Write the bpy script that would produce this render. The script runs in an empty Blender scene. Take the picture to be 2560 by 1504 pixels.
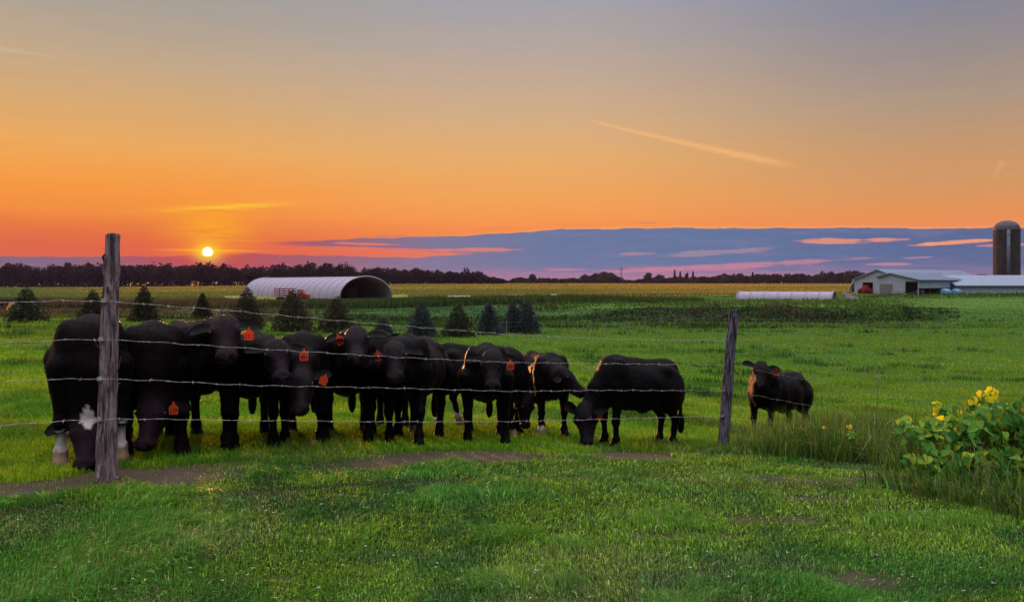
import bpy, math, random
import numpy as np
from mathutils import Vector, Matrix

random.seed(7)
RNG = np.random.default_rng(7)
SC = bpy.context.scene
COL = SC.collection
R = math.radians

# ------------------------------------------------------------------ camera
F = 1934.0            # focal length in pixels of the 2560 px wide photograph
HZ = 705.0            # row of the horizon
EYE = 1.6
cam_d = bpy.data.cameras.new('camera')
cam_d.sensor_width = 36.0
cam_d.lens = 36.0 * F / 2560.0
cam_d.shift_y = -(752.0 - HZ) / 2560.0
cam_d.clip_start = 0.05
cam_d.clip_end = 20000.0
cam = bpy.data.objects.new('camera', cam_d)
COL.objects.link(cam)
cam.location = (0, 0, EYE)
cam.rotation_euler = (R(90), 0, 0)
SC.camera = cam
SC.view_settings.view_transform = 'Standard'
SC.view_settings.look = 'None'
SC.view_settings.exposure = 0.0
SC.view_settings.gamma = 1.0
SC.cycles.max_bounces = 6
SC.cycles.diffuse_bounces = 3
SC.cycles.transparent_max_bounces = 8
SC.cycles.volume_bounces = 0
SC.cycles.use_fast_gi = False


def lin(c):
    c = c / 255.0
    return c / 12.92 if c <= 0.04045 else ((c + 0.055) / 1.055) ** 2.4


def C(r, g, b):
    return (lin(r), lin(g), lin(b), 1.0)


def W(px, py, Y):
    """point seen at photo pixel (px, py), Y metres ahead"""
    return Vector(((px - 1280.0) / F * Y, Y, EYE - (py - HZ) / F * Y))


def azel(px, py):
    x = (px - 1280.0) / F
    z = (HZ - py) / F
    return math.degrees(math.atan(x)), math.degrees(math.atan2(z, math.hypot(x, 1)))


# ------------------------------------------------------------------ node expressions
class NT:
    """tiny expression builder for shader node trees"""
    def __init__(self, tree):
        self.t = tree
        self.n = tree.nodes
        self.l = tree.links

    def put(self, sock, v):
        if isinstance(v, X):
            self.l.new(v.s, sock)
        elif isinstance(v, bpy.types.NodeSocket):
            self.l.new(v, sock)
        elif v is not None:
            sock.default_value = v

    def math(self, op, a, b=None, clamp=False):
        nd = self.n.new('ShaderNodeMath')
        nd.operation = op
        nd.use_clamp = clamp
        self.put(nd.inputs[0], a)
        if b is not None:
            self.put(nd.inputs[1], b)
        return X(self, nd.outputs[0])

    def ss(self, v, a, b, lo=0.0, hi=1.0, mode='SMOOTHSTEP'):
        nd = self.n.new('ShaderNodeMapRange')
        nd.interpolation_type = mode
        self.put(nd.inputs[0], v)
        for i, q in enumerate((a, b, lo, hi)):
            self.put(nd.inputs[i + 1], q)
        return X(self, nd.outputs[0])

    def vec(self, x, y, z=0.0):
        nd = self.n.new('ShaderNodeCombineXYZ')
        for i, q in enumerate((x, y, z)):
            self.put(nd.inputs[i], q)
        return X(self, nd.outputs[0])

    def sep(self, v):
        nd = self.n.new('ShaderNodeSeparateXYZ')
        self.put(nd.inputs[0], v)
        return [X(self, o) for o in nd.outputs]

    def noise(self, v, scale=1.0, detail=3.0, rough=0.5, dist=0.0):
        nd = self.n.new('ShaderNodeTexNoise')
        if v is not None:
            self.put(nd.inputs['Vector'], v)
        nd.inputs['Scale'].default_value = scale
        nd.inputs['Detail'].default_value = detail
        nd.inputs['Roughness'].default_value = rough
        nd.inputs['Distortion'].default_value = dist
        return X(self, nd.outputs[0])

    def mix(self, f, a, b):
        nd = self.n.new('ShaderNodeMix')
        nd.data_type = 'RGBA'
        self.put(nd.inputs[0], f)
        self.put(nd.inputs[6], a)
        self.put(nd.inputs[7], b)
        return X(self, nd.outputs[2])

    def mul(self, a, b):
        nd = self.n.new('ShaderNodeVectorMath')
        nd.operation = 'MULTIPLY'
        self.put(nd.inputs[0], a)
        self.put(nd.inputs[1], b)
        return X(self, nd.outputs[0])

    def ramp(self, v, stops, lo=None, hi=None):
        """stops: (x, colour) with x in the units of v"""
        lo = stops[0][0] if lo is None else lo
        hi = stops[-1][0] if hi is None else hi
        t = self.ss(v, float(lo), float(hi), mode='LINEAR')
        nd = self.n.new('ShaderNodeValToRGB')
        cr = nd.color_ramp
        while len(cr.elements) > 1:
            cr.elements.remove(cr.elements[-1])
        for i, (x, c) in enumerate(stops):
            p = (x - lo) / (hi - lo)
            if not isinstance(c, (tuple, list)):
                c = (c, c, c, 1)
            if i == 0:
                e = cr.elements[0]
                e.position = p
            else:
                e = cr.elements.new(p)
            e.color = c
        self.put(nd.inputs[0], t)
        return X(self, nd.outputs[0])


class X:
    def __init__(self, nt, s):
        self.nt = nt
        self.s = s

    def __add__(self, o): return self.nt.math('ADD', self, o)
    __radd__ = __add__
    def __sub__(self, o): return self.nt.math('SUBTRACT', self, o)
    def __rsub__(self, o): return self.nt.math('SUBTRACT', o, self)
    def __mul__(self, o): return self.nt.math('MULTIPLY', self, o)
    __rmul__ = __mul__
    def __truediv__(self, o): return self.nt.math('DIVIDE', self, o)
    def __pow__(self, o): return self.nt.math('POWER', self, o)


# ------------------------------------------------------------------ sky and sun
SAZ, SEL = azel(519, 630)
world = bpy.data.worlds.new('World')
SC.world = world
world.use_nodes = True
SKY_FILL = 2.0      # added fill: unseen upper sky brightened beyond real dusk to light the grass


def build_sky():
    t = world.node_tree
    t.nodes.clear()
    n = NT(t)
    tc = t.nodes.new('ShaderNodeTexCoord')
    x, y, z = n.sep(tc.outputs['Generated'])
    r = n.math('SQRT', x * x + y * y)
    el = n.math('ARCTAN2', z, r) * 57.29578
    az = n.math('ARCTAN2', x, y) * 57.29578
    streak = n.noise(n.vec(az * 0.10, el * 1.1), 1.0, 4.0, 0.55)
    fine = n.noise(n.vec(az * 0.35, el * 5.0), 1.0, 5.0, 0.6)
    wob = (streak - 0.5) * 1.1
    e1 = el + wob
    E = lambda py: azel(1280, py)[1]
    left = n.ramp(e1, [(0, C(208, 94, 78)), (E(625), C(220, 104, 70)), (E(590), C(230, 118, 62)),
                       (E(550), C(243, 142, 62)), (E(500), C(247, 152, 64)), (E(450), C(244, 162, 78)),
                       (E(400), C(236, 170, 94)), (E(300), C(214, 170, 118)), (E(200), C(194, 168, 138)),
                       (E(100), C(174, 162, 148)), (E(0), C(160, 156, 152)), (32, C(150, 158, 175))], 0, 32)
    mid = n.ramp(e1, [(0, C(222, 120, 110)), (E(625), C(232, 122, 94)), (E(590), C(244, 136, 74)),
                      (E(550), C(247, 152, 80)), (E(500), C(243, 163, 86)), (E(400), C(231, 173, 108)),
                      (E(300), C(213, 174, 132)), (E(200), C(196, 170, 148)), (E(100), C(178, 166, 160)),
                      (E(0), C(164, 162, 170)), (32, C(146, 154, 178))], 0, 32)
    right = n.ramp(e1, [(0, C(205, 130, 130)), (E(600), C(240, 142, 92)), (E(560), C(232, 146, 84)),
                        (E(500), C(214, 152, 98)), (E(400), C(196, 152, 112)), (E(300), C(172, 150, 132)),
                        (E(200), C(152, 142, 140)), (E(100), C(136, 136, 150)), (E(0), C(124, 132, 160)),
                        (32, C(132, 146, 182))], 0, 32)
    col = n.mix(n.ss(az, -26.0, 0.0), left, mid)
    col = n.mix(n.ss(az, 2.0, 32.0), col, right)
    col = n.mul(col, n.vec(*([0.955 + 0.09 * fine] * 3)))
    # warm glow round the sun
    dx = az - SAZ
    dy = el - SEL
    def gau(a, b, ex=0.0, ey=0.0):
        p = (dx - ex) / a
        q = (dy - ey) / b
        return n.math('EXPONENT', (p * p + q * q) * -1.0)
    col = n.mix(gau(10.0, 1.3) * 0.4, col, C(240, 86, 50))
    col = n.mix(gau(2.6, 1.6, 0.3, 1.6) * n.ss(fine, 0.35, 0.6, 0.55, 1.0) * 0.85, col, C(255, 170, 20))
    wy = dy - 3.05 - dx * 0.085 + (fine - 0.5) * 0.5
    wx = (dx - 1.4) / 3.6
    wk = n.math('EXPONENT', (wx * wx + (wy / 0.17) * (wy / 0.17)) * -1.0)
    col = n.mix(wk * 0.85, col, C(255, 200, 50))
    # cloud bank low along the horizon
    edge = (n.noise(n.vec(az * 0.55, el * 0.7), 1.0, 5.0, 0.6) - 0.5)
    lowtop = n.ramp(az, [(-40, .16), (-33, .158), (-25, .172), (-19, .2), (-13, .188), (-7, .18), (-2, .215), (1, .30), (40, .3)]) * 10.0
    m_low = n.ss(el - lowtop - edge * 0.28, -0.05, 0.05, 1.0, 0.0)
    uptop = n.ramp(az, [(-40, .0), (-21.5, .25), (-19, .262), (-16, .285), (-11, .318), (-5, .335), (0, .362), (3.5, .388),
                        (12, .392), (20, .38), (27, .355), (31, .34), (40, .33)]) * 10.0
    upbot = n.ramp(az, [(-40, .27), (-19, .27), (-16, .262), (-11, .25), (-5.5, .226), (-2, .2), (2, .0), (40, .0)]) * 10.0
    wisp = n.noise(n.vec(az * 0.25, el * 3.0), 1.0, 4.0, 0.6) - 0.5
    m_up = n.ss(el - uptop - edge * 0.35 - wisp * 0.25, -0.05, 0.06, 1.0, 0.0) * n.ss(el - upbot - wisp * 0.35, -0.1, 0.12) * n.ss(az, -22.0, -13.0, 0.25, 1.0)
    ccol = n.ramp(az, [(-40, C(112, 104, 130)), (-30, C(122, 100, 124)), (-21.5, C(196, 66, 66)), (-14, C(150, 94, 112)),
                       (-6, C(120, 117, 150)), (2, C(96, 118, 158)), (14, C(86, 116, 158)), (26, C(78, 106, 150)), (40, C(74, 100, 144))])
    pinkc = n.ramp(az, [(-40, C(170, 125, 145)), (-10, C(172, 120, 150)), (4, C(168, 120, 152)), (14, C(188, 122, 148)), (30, C(138, 116, 152))])
    cl = n.mix(n.ss(el + wisp * 1.3, 0.25, 1.35, 0.85, 0.0) * n.ss(az, -14.0, 0.0), ccol, pinkc)
    soft = n.noise(n.vec(az * 0.2, el * 1.6), 1.0, 5.0, 0.65)
    cl = n.mix(n.ss(soft, 0.5, 0.78, 0.0, 0.5), cl, C(136, 124, 158))
    cl = n.mul(cl, n.vec(*([0.84 + 0.20 * fine + 0.14 * soft] * 3)))
    mask = n.math('MAXIMUM', m_low, m_up)
    col = n.mix(n.ss(n.math('ABSOLUTE', el - uptop - edge * 0.35 - wisp * 0.25), 0.22, 0.0) * n.ss(az, -12.0, 6.0) * 0.45, col, C(255, 176, 104))
    col = n.mix(mask * 0.97, col, cl)
    # lit streaks inside the bank: centre px, py, half length, half height, slope, colour, strength
    for (px, py, a, b, s, c, k) in (
            (2075, 603, 95, 8, -0.02, C(228, 146, 122), 0.9), (2215, 600, 55, 6, 0.0, C(226, 142, 124), 0.95),
            (2400, 605, 120, 6, 0.05, C(240, 152, 116), 1.0), (2500, 613, 70, 4, 0.02, C(222, 142, 130), 0.7),
            (1800, 630, 150, 8, 0.05, C(158, 136, 158), 0.8), (1600, 634, 55, 5, 0.0, C(166, 134, 152), 0.8),
            (1850, 662, 330, 6, 0.045, C(196, 130, 148), 0.75), (1700, 672, 260, 7, 0.03, C(196, 126, 152), 0.8),
            (2225, 660, 60, 4, 0.0, C(198, 138, 150), 0.7), (2290, 644, 40, 2.5, 0.03, C(190, 140, 156), 0.7),
            (1420, 673, 60, 3, 0.0, C(186, 126, 156), 0.8),
            (1190, 625, 120, 6, 0.01, C(232, 128, 108), 0.75), (950, 622, 150, 4, -0.02, C(238, 112, 92), 0.7),
            (900, 609, 90, 3.5, -0.02, C(236, 120, 88), 0.8), (980, 590, 50, 2.5, 0.02, C(190, 124, 110), 0.6),
            (1615, 557, 26, 1.8, 0.0, C(196, 130, 100), 0.6)):
        a0, e0 = azel(px, py)
        sx = a / F * 57.3 * math.cos(R(a0)) ** 2
        sy = b / F * 57.3 * math.cos(R(a0))
        ddx = (az - a0)
        ddy = el - e0 - ddx * s
        q = (ddx / sx) * (ddx / sx) + (ddy / sy) * (ddy / sy) + (wisp + edge) * 2.6
        col = n.mix(n.ss(q, 1.15, 0.35, 0.0, k), col, c)
    # contrails and high wisps: straight, one end thicker
    for (p0, p1, w0, w1, c, k) in (((1452, 296), (2010, 420), 2.5, 8.0, C(246, 184, 120), 0.68),
                                   ((1180, 250), (1480, 303), 4.0, 1.0, C(200, 170, 150), 0.0),
                                   ((-60, 112), (160, 146), 7.0, 2.0, C(206, 184, 156), 0.5),
                                   ((2510, 400), (2480, 450), 8.0, 4.0, C(228, 166, 128), 0.35)):
        if k == 0:
            continue
        (a0, e0), (a1, e1b) = azel(*p0), azel(*p1)
        L = math.hypot(a1 - a0, e1b - e0)
        ux, uy = (a1 - a0) / L, (e1b - e0) / L
        tt = ((az - a0) * ux + (el - e0) * uy) / L
        dd = n.math('ABSOLUTE', (az - a0) * -uy + (el - e0) * ux + (fine - 0.5) * 0.16)
        wd = n.ss(tt, 0.0, 0.75, w0 / F * 57.3, w1 / F * 57.3, mode='LINEAR')
        m = n.ss(dd / wd, 1.7, 0.0) * n.ss(tt, 0.0, 0.12) * n.ss(tt, 1.0, 0.8)
        col = n.mix(m * k, col, c)
    # the sun itself, its lower limb sunk in the cloud
    col = n.mix(gau(1.7, 0.45, 0.0, 0.1) * 0.9, col, C(255, 130, 20))
    col = n.mix(gau(2.6, 0.06, 0.2, 0.12) * 0.9, col, C(255, 190, 40))
    col = n.mix(gau(0.78, 0.62), col, C(255, 214, 40))
    disc = n.ss(n.math('SQRT', dx * dx + dy * dy) + n.ss(dy, -0.24, -0.34, 0.0, 0.3), 0.25, 0.37, 1.0, 0.0)
    col = n.mix(disc, col, (5.0, 4.0, 1.5, 1.0))
    # sky above frame over-brightened as added fill; behind the camera dimmed to darken fronts
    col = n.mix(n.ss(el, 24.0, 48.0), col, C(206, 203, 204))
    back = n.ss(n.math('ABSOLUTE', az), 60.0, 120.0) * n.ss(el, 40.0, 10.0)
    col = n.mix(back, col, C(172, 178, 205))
    amp = 1.0 + n.ss(el, 24.0, 50.0) * SKY_FILL - back * 0.72
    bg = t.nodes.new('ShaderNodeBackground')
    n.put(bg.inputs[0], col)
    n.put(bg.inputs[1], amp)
    # the physical sky adds a little of its own dusk gradient
    sky = t.nodes.new('ShaderNodeTexSky')
    sky.sky_type = 'NISHITA'
    sky.sun_disc = False
    sky.sun_elevation = R(SEL)
    sky.sun_rotation = R(SAZ)
    bg2 = t.nodes.new('ShaderNodeBackground')
    t.links.new(sky.outputs[0], bg2.inputs[0])
    bg2.inputs[1].default_value = 0.05
    above = n.ss(el, 24.0, 40.0)
    n.put(bg2.inputs[1], above * 0.1)
    add = t.nodes.new('ShaderNodeAddShader')
    t.links.new(bg.outputs[0], add.inputs[0])
    t.links.new(bg2.outputs[0], add.inputs[1])
    out = t.nodes.new('ShaderNodeOutputWorld')
    t.links.new(add.outputs[0], out.inputs[0])


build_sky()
sun_d = bpy.data.lights.new('sun', 'SUN')
sun_d.energy = 3.2
sun_d.angle = R(0.6)
sun_d.color = (1.0, 0.38, 0.13)
sun = bpy.data.objects.new('sun', sun_d)
COL.objects.link(sun)
_sv = Vector((math.sin(R(SAZ)) * math.cos(R(SEL)), math.cos(R(SAZ)) * math.cos(R(SEL)), math.sin(R(SEL))))
sun.rotation_euler = _sv.to_track_quat('Z', 'Y').to_euler()

# ------------------------------------------------------------------ object helpers
def tag(o, label=None, cat=None, group=None, kind=None):
    if label: o['label'] = label
    if cat: o['category'] = cat
    if group: o['group'] = group
    if kind: o['kind'] = kind
    return o


def empty(name, loc=(0, 0, 0), label=None, cat=None, group=None):
    o = bpy.data.objects.new(name, None)
    o.empty_display_size = 0.2
    COL.objects.link(o)
    o.location = loc
    return tag(o, label, cat, group)


def link(name, me, mat, parent=None, world_coords=True):
    o = bpy.data.objects.new(name, me)
    COL.objects.link(o)
    if mat is not None:
        for m in (mat if isinstance(mat, (list, tuple)) else [mat]):
            me.materials.append(m)
    if parent is not None:
        o.parent = parent
        if world_coords:
            p = Vector((0, 0, 0))
            q = parent
            while q is not None:
                p += q.location
                q = q.parent
            o.location = -p
    return o


def np_mesh(name, V, faces, cols=None, smooth=False, attr='col'):
    """V (n,3); faces: list of int arrays (m,k); cols (n,3)"""
    me = bpy.data.meshes.new(name)
    V = np.asarray(V, np.float32)
    me.vertices.add(len(V))
    me.vertices.foreach_set('co', V.ravel())
    faces = [np.asarray(f, np.int32) for f in faces if len(f)]
    idx = np.concatenate([f.ravel() for f in faces])
    tot = np.concatenate([np.full(len(f), f.shape[1], np.int32) for f in faces])
    st = np.concatenate([[0], np.cumsum(tot)[:-1]]).astype(np.int32)
    me.loops.add(len(idx))
    me.loops.foreach_set('vertex_index', idx)
    me.polygons.add(len(tot))
    me.polygons.foreach_set('loop_start', st)
    me.polygons.foreach_set('loop_total', tot)
    if cols is not None:
        a = me.color_attributes.new(attr, 'FLOAT_COLOR', 'POINT')
        c4 = np.ones((len(V), 4), np.float32)
        c4[:, :3] = cols
        a.data.foreach_set('color', c4.ravel())
    me.update(calc_edges=True)
    me.validate()
    if smooth:
        me.polygons.foreach_set('use_smooth', np.ones(len(me.polygons), bool))
    return me


class MB:
    """collects simple solids into one mesh"""
    def __init__(self):
        self.v = []
        self.f = []

    def add(self, vs, fs):
        b = len(self.v)
        self.v += [tuple(p) for p in vs]
        self.f += [tuple(i + b for i in f) for f in fs]

    def box(self, c, s, M=None):
        cx, cy, cz = c
        sx, sy, sz = s[0] / 2, s[1] / 2, s[2] / 2
        vs = [Vector((cx + i * sx, cy + j * sy, cz + k * sz)) for i in (-1, 1) for j in (-1, 1) for k in (-1, 1)]
        if M is not None:
            vs = [M @ p for p in vs]
        self.add(vs, [(0, 1, 3, 2), (4, 6, 7, 5), (0, 4, 5, 1), (2, 3, 7, 6), (0, 2, 6, 4), (1, 5, 7, 3)])

    def beam(self, a, b, w, h=None):
        a, b = Vector(a), Vector(b)
        h = h or w
        d = (b - a).normalized()
        s = d.cross(Vector((0, 0, 1)))
        s = s.normalized() if s.length > 1e-4 else Vector((1, 0, 0))
        u = s.cross(d)
        vs = []
        for p in (a, b):
            for i, j in ((-1, -1), (1, -1), (1, 1), (-1, 1)):
                vs.append(p + s * i * w / 2 + u * j * h / 2)
        self.add(vs, [(0, 3, 2, 1), (4, 5, 6, 7), (0, 1, 5, 4), (1, 2, 6, 5), (2, 3, 7, 6), (3, 0, 4, 7)])

    def tube(self, pts, rad, seg=8, cap=True):
        pts = [Vector(p) for p in pts]
        if not isinstance(rad, (list, tuple)):
            rad = [rad] * len(pts)
        b = len(self.v)
        for i, p in enumerate(pts):
            d = (pts[min(i + 1, len(pts) - 1)] - pts[max(i - 1, 0)]).normalized()
            s = d.cross(Vector((0, 0.123, 1)))
            if s.length < 0.1:
                s = d.cross(Vector((0, 1, 0)))
            s.normalize()
            u = d.cross(s)
            for k in range(seg):
                a = 2 * math.pi * k / seg
                self.v.append(tuple(p + (s * math.cos(a) + u * math.sin(a)) * rad[i]))
        for i in range(len(pts) - 1):
            for k in range(seg):
                k2 = (k + 1) % seg
                self.f.append((b + i * seg + k, b + i * seg + k2, b + (i + 1) * seg + k2, b + (i + 1) * seg + k))
        if cap:
            self.f.append(tuple(b + k for k in reversed(range(seg))))
            self.f.append(tuple(b + (len(pts) - 1) * seg + k for k in range(seg)))

    def mesh(self, name, smooth=False):
        me = bpy.data.meshes.new(name)
        me.from_pydata(self.v, [], self.f)
        me.update()
        if smooth:
            me.polygons.foreach_set('use_smooth', np.ones(len(me.polygons), bool))
        return me

    def build(self, name, mat, parent=None, smooth=False, local=False):
        return link(name, self.mesh(name, smooth), mat, parent, not local)


# ------------------------------------------------------------------ materials
def mat_new(name):
    m = bpy.data.materials.new(name)
    m.use_nodes = True
    t = m.node_tree
    t.nodes.clear()
    out = t.nodes.new('ShaderNodeOutputMaterial')
    return m, NT(t), out


def principled(n, **kw):
    b = n.n.new('ShaderNodeBsdfPrincipled')
    for k, v in kw.items():
        n.put(b.inputs[k.replace('_', ' ')], v)
    return b


def coord(n, kind='Object'):
    return n.n.new('ShaderNodeTexCoord').outputs[kind]


def bump(n, h, strength=0.3, dist=0.02):
    b = n.n.new('ShaderNodeBump')
    b.inputs['Strength'].default_value = strength
    b.inputs['Distance'].default_value = dist
    n.put(b.inputs['Height'], h)
    return b.outputs[0]


def simple_mat(name, c1, c2=None, scale=6.0, rough=0.7, metal=0.0, bmp=0.2, stretch=(1, 1, 1), spec=0.3, dist=0.01):
    m, n, out = mat_new(name)
    mp = n.n.new('ShaderNodeMapping')
    mp.inputs['Scale'].default_value = stretch
    n.put(mp.inputs[0], coord(n))
    nz = n.noise(mp.outputs[0], scale, 6.0, 0.6)
    c2 = c2 or tuple(q * 0.6 for q in c1)
    col = n.mix(n.ss(nz, 0.3, 0.7), c1 + (1,), c2 + (1,))
    b = principled(n, Base_Color=col, Roughness=rough, Metallic=metal)
    b.inputs['Specular IOR Level'].default_value = spec
    if bmp:
        n.put(b.inputs['Normal'], bump(n, nz, bmp, dist))
    n.put(out.inputs[0], b.outputs[0])
    return m


def leaf_mat(name, trans=0.4, rough=0.55, spec=0.25, gain=1.0):
    """foliage: colour from the mesh, light passing through the blade"""
    m, n, out = mat_new(name)
    at = n.n.new('ShaderNodeAttribute')
    at.attribute_name = 'col'
    c = at.outputs['Color']
    b = principled(n, Base_Color=c, Roughness=rough)
    b.inputs['Specular IOR Level'].default_value = spec
    tr = n.n.new('ShaderNodeBsdfTranslucent')
    n.put(tr.inputs[0], n.mul(c, (1.25 * gain, 1.15 * gain, 0.55 * gain)))
    mx = n.n.new('ShaderNodeMixShader')
    mx.inputs[0].default_value = trans
    n.put(mx.inputs[1], b.outputs[0])
    n.put(mx.inputs[2], tr.outputs[0])
    n.put(out.inputs[0], mx.outputs[0])
    return m


# ------------------------------------------------------------------ numpy value noise
_perm = RNG.random((256, 256)).astype(np.float32)


def vnoise(x, y, seed=0):
    x = np.asarray(x, float) + seed * 17.3
    y = np.asarray(y, float) + seed * 31.7
    xi = np.floor(x).astype(int)
    yi = np.floor(y).astype(int)
    fx = x - xi
    fy = y - yi
    fx = fx * fx * (3 - 2 * fx)
    fy = fy * fy * (3 - 2 * fy)
    g = lambda a, b: _perm[a & 255, b & 255]
    return (g(xi, yi) * (1 - fx) + g(xi + 1, yi) * fx) * (1 - fy) + (g(xi, yi + 1) * (1 - fx) + g(xi + 1, yi + 1) * fx) * fy


def fbm(x, y, seed=0, o=3):
    s = 0
    a = 0.5
    t = 0
    for i in range(o):
        s = s + a * vnoise(np.asarray(x) * 2 ** i, np.asarray(y) * 2 ** i, seed + i)
        t += a
        a *= 0.5
    return s / t


def sstep(v, a, b):
    t = np.clip((np.asarray(v, float) - a) / (b - a), 0, 1)
    return t * t * (3 - 2 * t)


# ------------------------------------------------------------------ terrain
_U = np.array([-900, 300, 900, 1300, 1650, 1850, 2200, 2600, 3400], float)
_T = [(1.5, [0] * 9), (4, [0] * 9),
      (6.3, [0, 0, 0, -.02, -.04, -.06, -.10, -.12, -.15]),
      (8, [-.05, -.07, -.13, -.20, -.30, -.32, -.36, -.42, -.5]),
      (10, [-.10, -.14, -.30, -.44, -.60, -.56, -.76, -.9, -1.1]),
      (12, [-.15, -.20, -.42, -.6, -.80, -.80, -1.05, -1.2, -1.4]),
      (14, [-.20, -.26, -.56, -.78, -1.0, -1.14, -1.36, -1.5, -1.7]),
      (20, [-.35, -.4, -.9, -1.2, -1.5, -1.7, -2.0, -2.1, -2.2]),
      (30, [-.55, -.7, -1.4, -1.8, -2.1, -2.3, -2.5, -2.6, -2.7]),
      (45, [-.9, -1.0, -1.9, -2.3, -2.5, -2.6, -2.7, -2.8, -2.8]),
      (60, [-1.3, -1.4, -2.3, -2.45, -2.5, -2.5, -2.6, -2.6, -2.6]),
      (73, [-1.5, -1.6, -2.4, -2.5, -2.5, -2.5, -2.5, -2.3, -2.2]),
      (86, [-1.6, -1.8, -2.2, -1.9, -1.65, -1.6, -1.7, -1.7, -1.7]),
      (100, [-1.7, -1.9, -2.0, -1.35, -1.2, -1.15, -1.2, -1.1, -1.1]),
      (130, [-1.9, -1.95, -2.0, -1.3, -1.2, -1.1, -1.0, -.7, -.7]),
      (160, [-2.0, -2.0, -2.0, -1.3, -1.2, -1.0, -.8, -.6, -.6]),
      (250, [-2.0, -1.9, -1.2, -.9, -.9, -.8, -.6, -.6, -.6]),
      (500, [-1.8, -1.8, .3, .5, .4, .3, .3, .3, .3]),
      (1000, [-.5, -.5, .5, .4, .2, .2, .2, .2, .2]),
      (6000, [0] * 9)]
_gu = np.linspace(-900, 3400, 200)
_gy = np.linspace(math.log(1.5), math.log(6000), 420)
_rows = np.array([np.interp(_gu, _U, r[1]) for r in _T])
_ly = np.log([r[0] for r in _T])
_G = np.array([np.interp(_gy, _ly, _rows[:, i]) for i in range(len(_gu))])
for _ in range(5):
    _p = np.pad(_G, ((3, 3), (3, 3)), mode='edge')
    _G = sum(_p[3 + i:3 + i + _G.shape[0], 3:-3] for i in range(-3, 4)) / 7
    _p = np.pad(_G, ((0, 0), (2, 2)), mode='edge')
    _G = sum(_p[:, 2 + i:2 + i + _G.shape[1]] for i in range(-2, 3)) / 5


def uof(Xw, Y):
    Ys = np.maximum(np.asarray(Y, float), 1.5)
    return np.asarray(Xw, float) / Ys * F + 1280


def gz(Xw, Y):
    Xw = np.asarray(Xw, float)
    Y = np.asarray(Y, float)
    Ys = np.maximum(Y, 1.5)
    u = np.clip(uof(Xw, Y), -900, 3400)
    a = (u + 900) / 4300 * (len(_gu) - 1)
    b = np.clip((np.log(Ys) - _gy[0]) / (_gy[-1] - _gy[0]) * (len(_gy) - 1), 0, len(_gy) - 1.001)
    a = np.clip(a, 0, len(_gu) - 1.001)
    ai = a.astype(int)
    bi = b.astype(int)
    fa = a - ai
    fb = b - bi
    z = (_G[ai, bi] * (1 - fa) + _G[ai + 1, bi] * fa) * (1 - fb) + (_G[ai, bi + 1] * (1 - fa) + _G[ai + 1, bi + 1] * fa) * fb
    amp = 0.03 + 0.08 * sstep(Ys, 10, 25) - 0.05 * sstep(Ys, 150, 300)
    z = z + amp * (fbm(Xw * 0.7 + 5, Y * 0.7, 3) - 0.5)
    z = z + 0.25 * sstep(Ys, 60, 90) * (fbm(Xw * 0.08, Y * 0.08, 9) - 0.5) * (1 - sstep(Ys, 300, 600))
    return z


def gzf(x, y):
    return float(gz(x, y))


def foot(px, py, y0=3.5, y1=60):
    """ground point seen at a pixel"""
    ys = np.geomspace(y0, y1, 900)
    xs = (px - 1280) / F * ys
    pr = HZ + (EYE - gz(xs, ys)) / ys * F
    i = np.argmin(np.abs(pr - py))
    return float(xs[i]), float(ys[i])


def fence_y(Xw):
    Xw = np.asarray(Xw, float)
    return np.where(Xw < 2.86, 6.3 + (Xw + 3.27) * 0.62, 10.1 + (Xw - 2.86) * 0.27)
# ------------------------------------------------------------------ ground sheet
def mixv(a, b, t):
    t = np.asarray(t)[..., None]
    return np.asarray(a) * (1 - t) + np.asarray(b) * t


def soil_mask(Xw, Y):
    """bare strip worn along the fence and a few worn spots in the lawn"""
    d = Y - fence_y(Xw)
    n1 = fbm(Xw * 1.1, Y * 1.5, 21)
    m = sstep(n1 - np.abs(d + 0.08) * 1.1, -0.05, 0.14) * (Xw < 1.9) * (1 - .75 * np.exp(-((Xw + 1.9) / .45) ** 2)) * (1 - .9 * np.exp(-((Xw - .55) / .3) ** 2))
    m = np.maximum(m, np.exp(-((Y - 29 - .12 * Xw) / .9) ** 4) * (uof(Xw, Y) < 330) * .8 * sstep(n1, .2, .5))
    spots = [(1.75, 5.35, .62, .16), (2.35, 6.0, .3, .1), (3.3, 7.35, 1.0, .22), (1.2, 4.95, .35, .12), (2.0, 4.2, .3, .2), (3.6, 4.35, .3, .15),
             (2.9, 7.0, .6, .14), (-3.0, 6.28, .75, .2), (-1.6, 4.15, .6, .08)]
    for (a, b, c, e) in spots:
        q = ((Xw - a) / c) ** 2 + ((Y - b) / e) ** 2
        m = np.maximum(m, sstep(1.1 - q * .8 + (n1 - .5) * 3.2 + (fbm(Xw * 6, Y * 6, 24) - .5) * 1.6, 0, 1.2) * 0.9)
    return np.clip(m, 0, 1)


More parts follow.
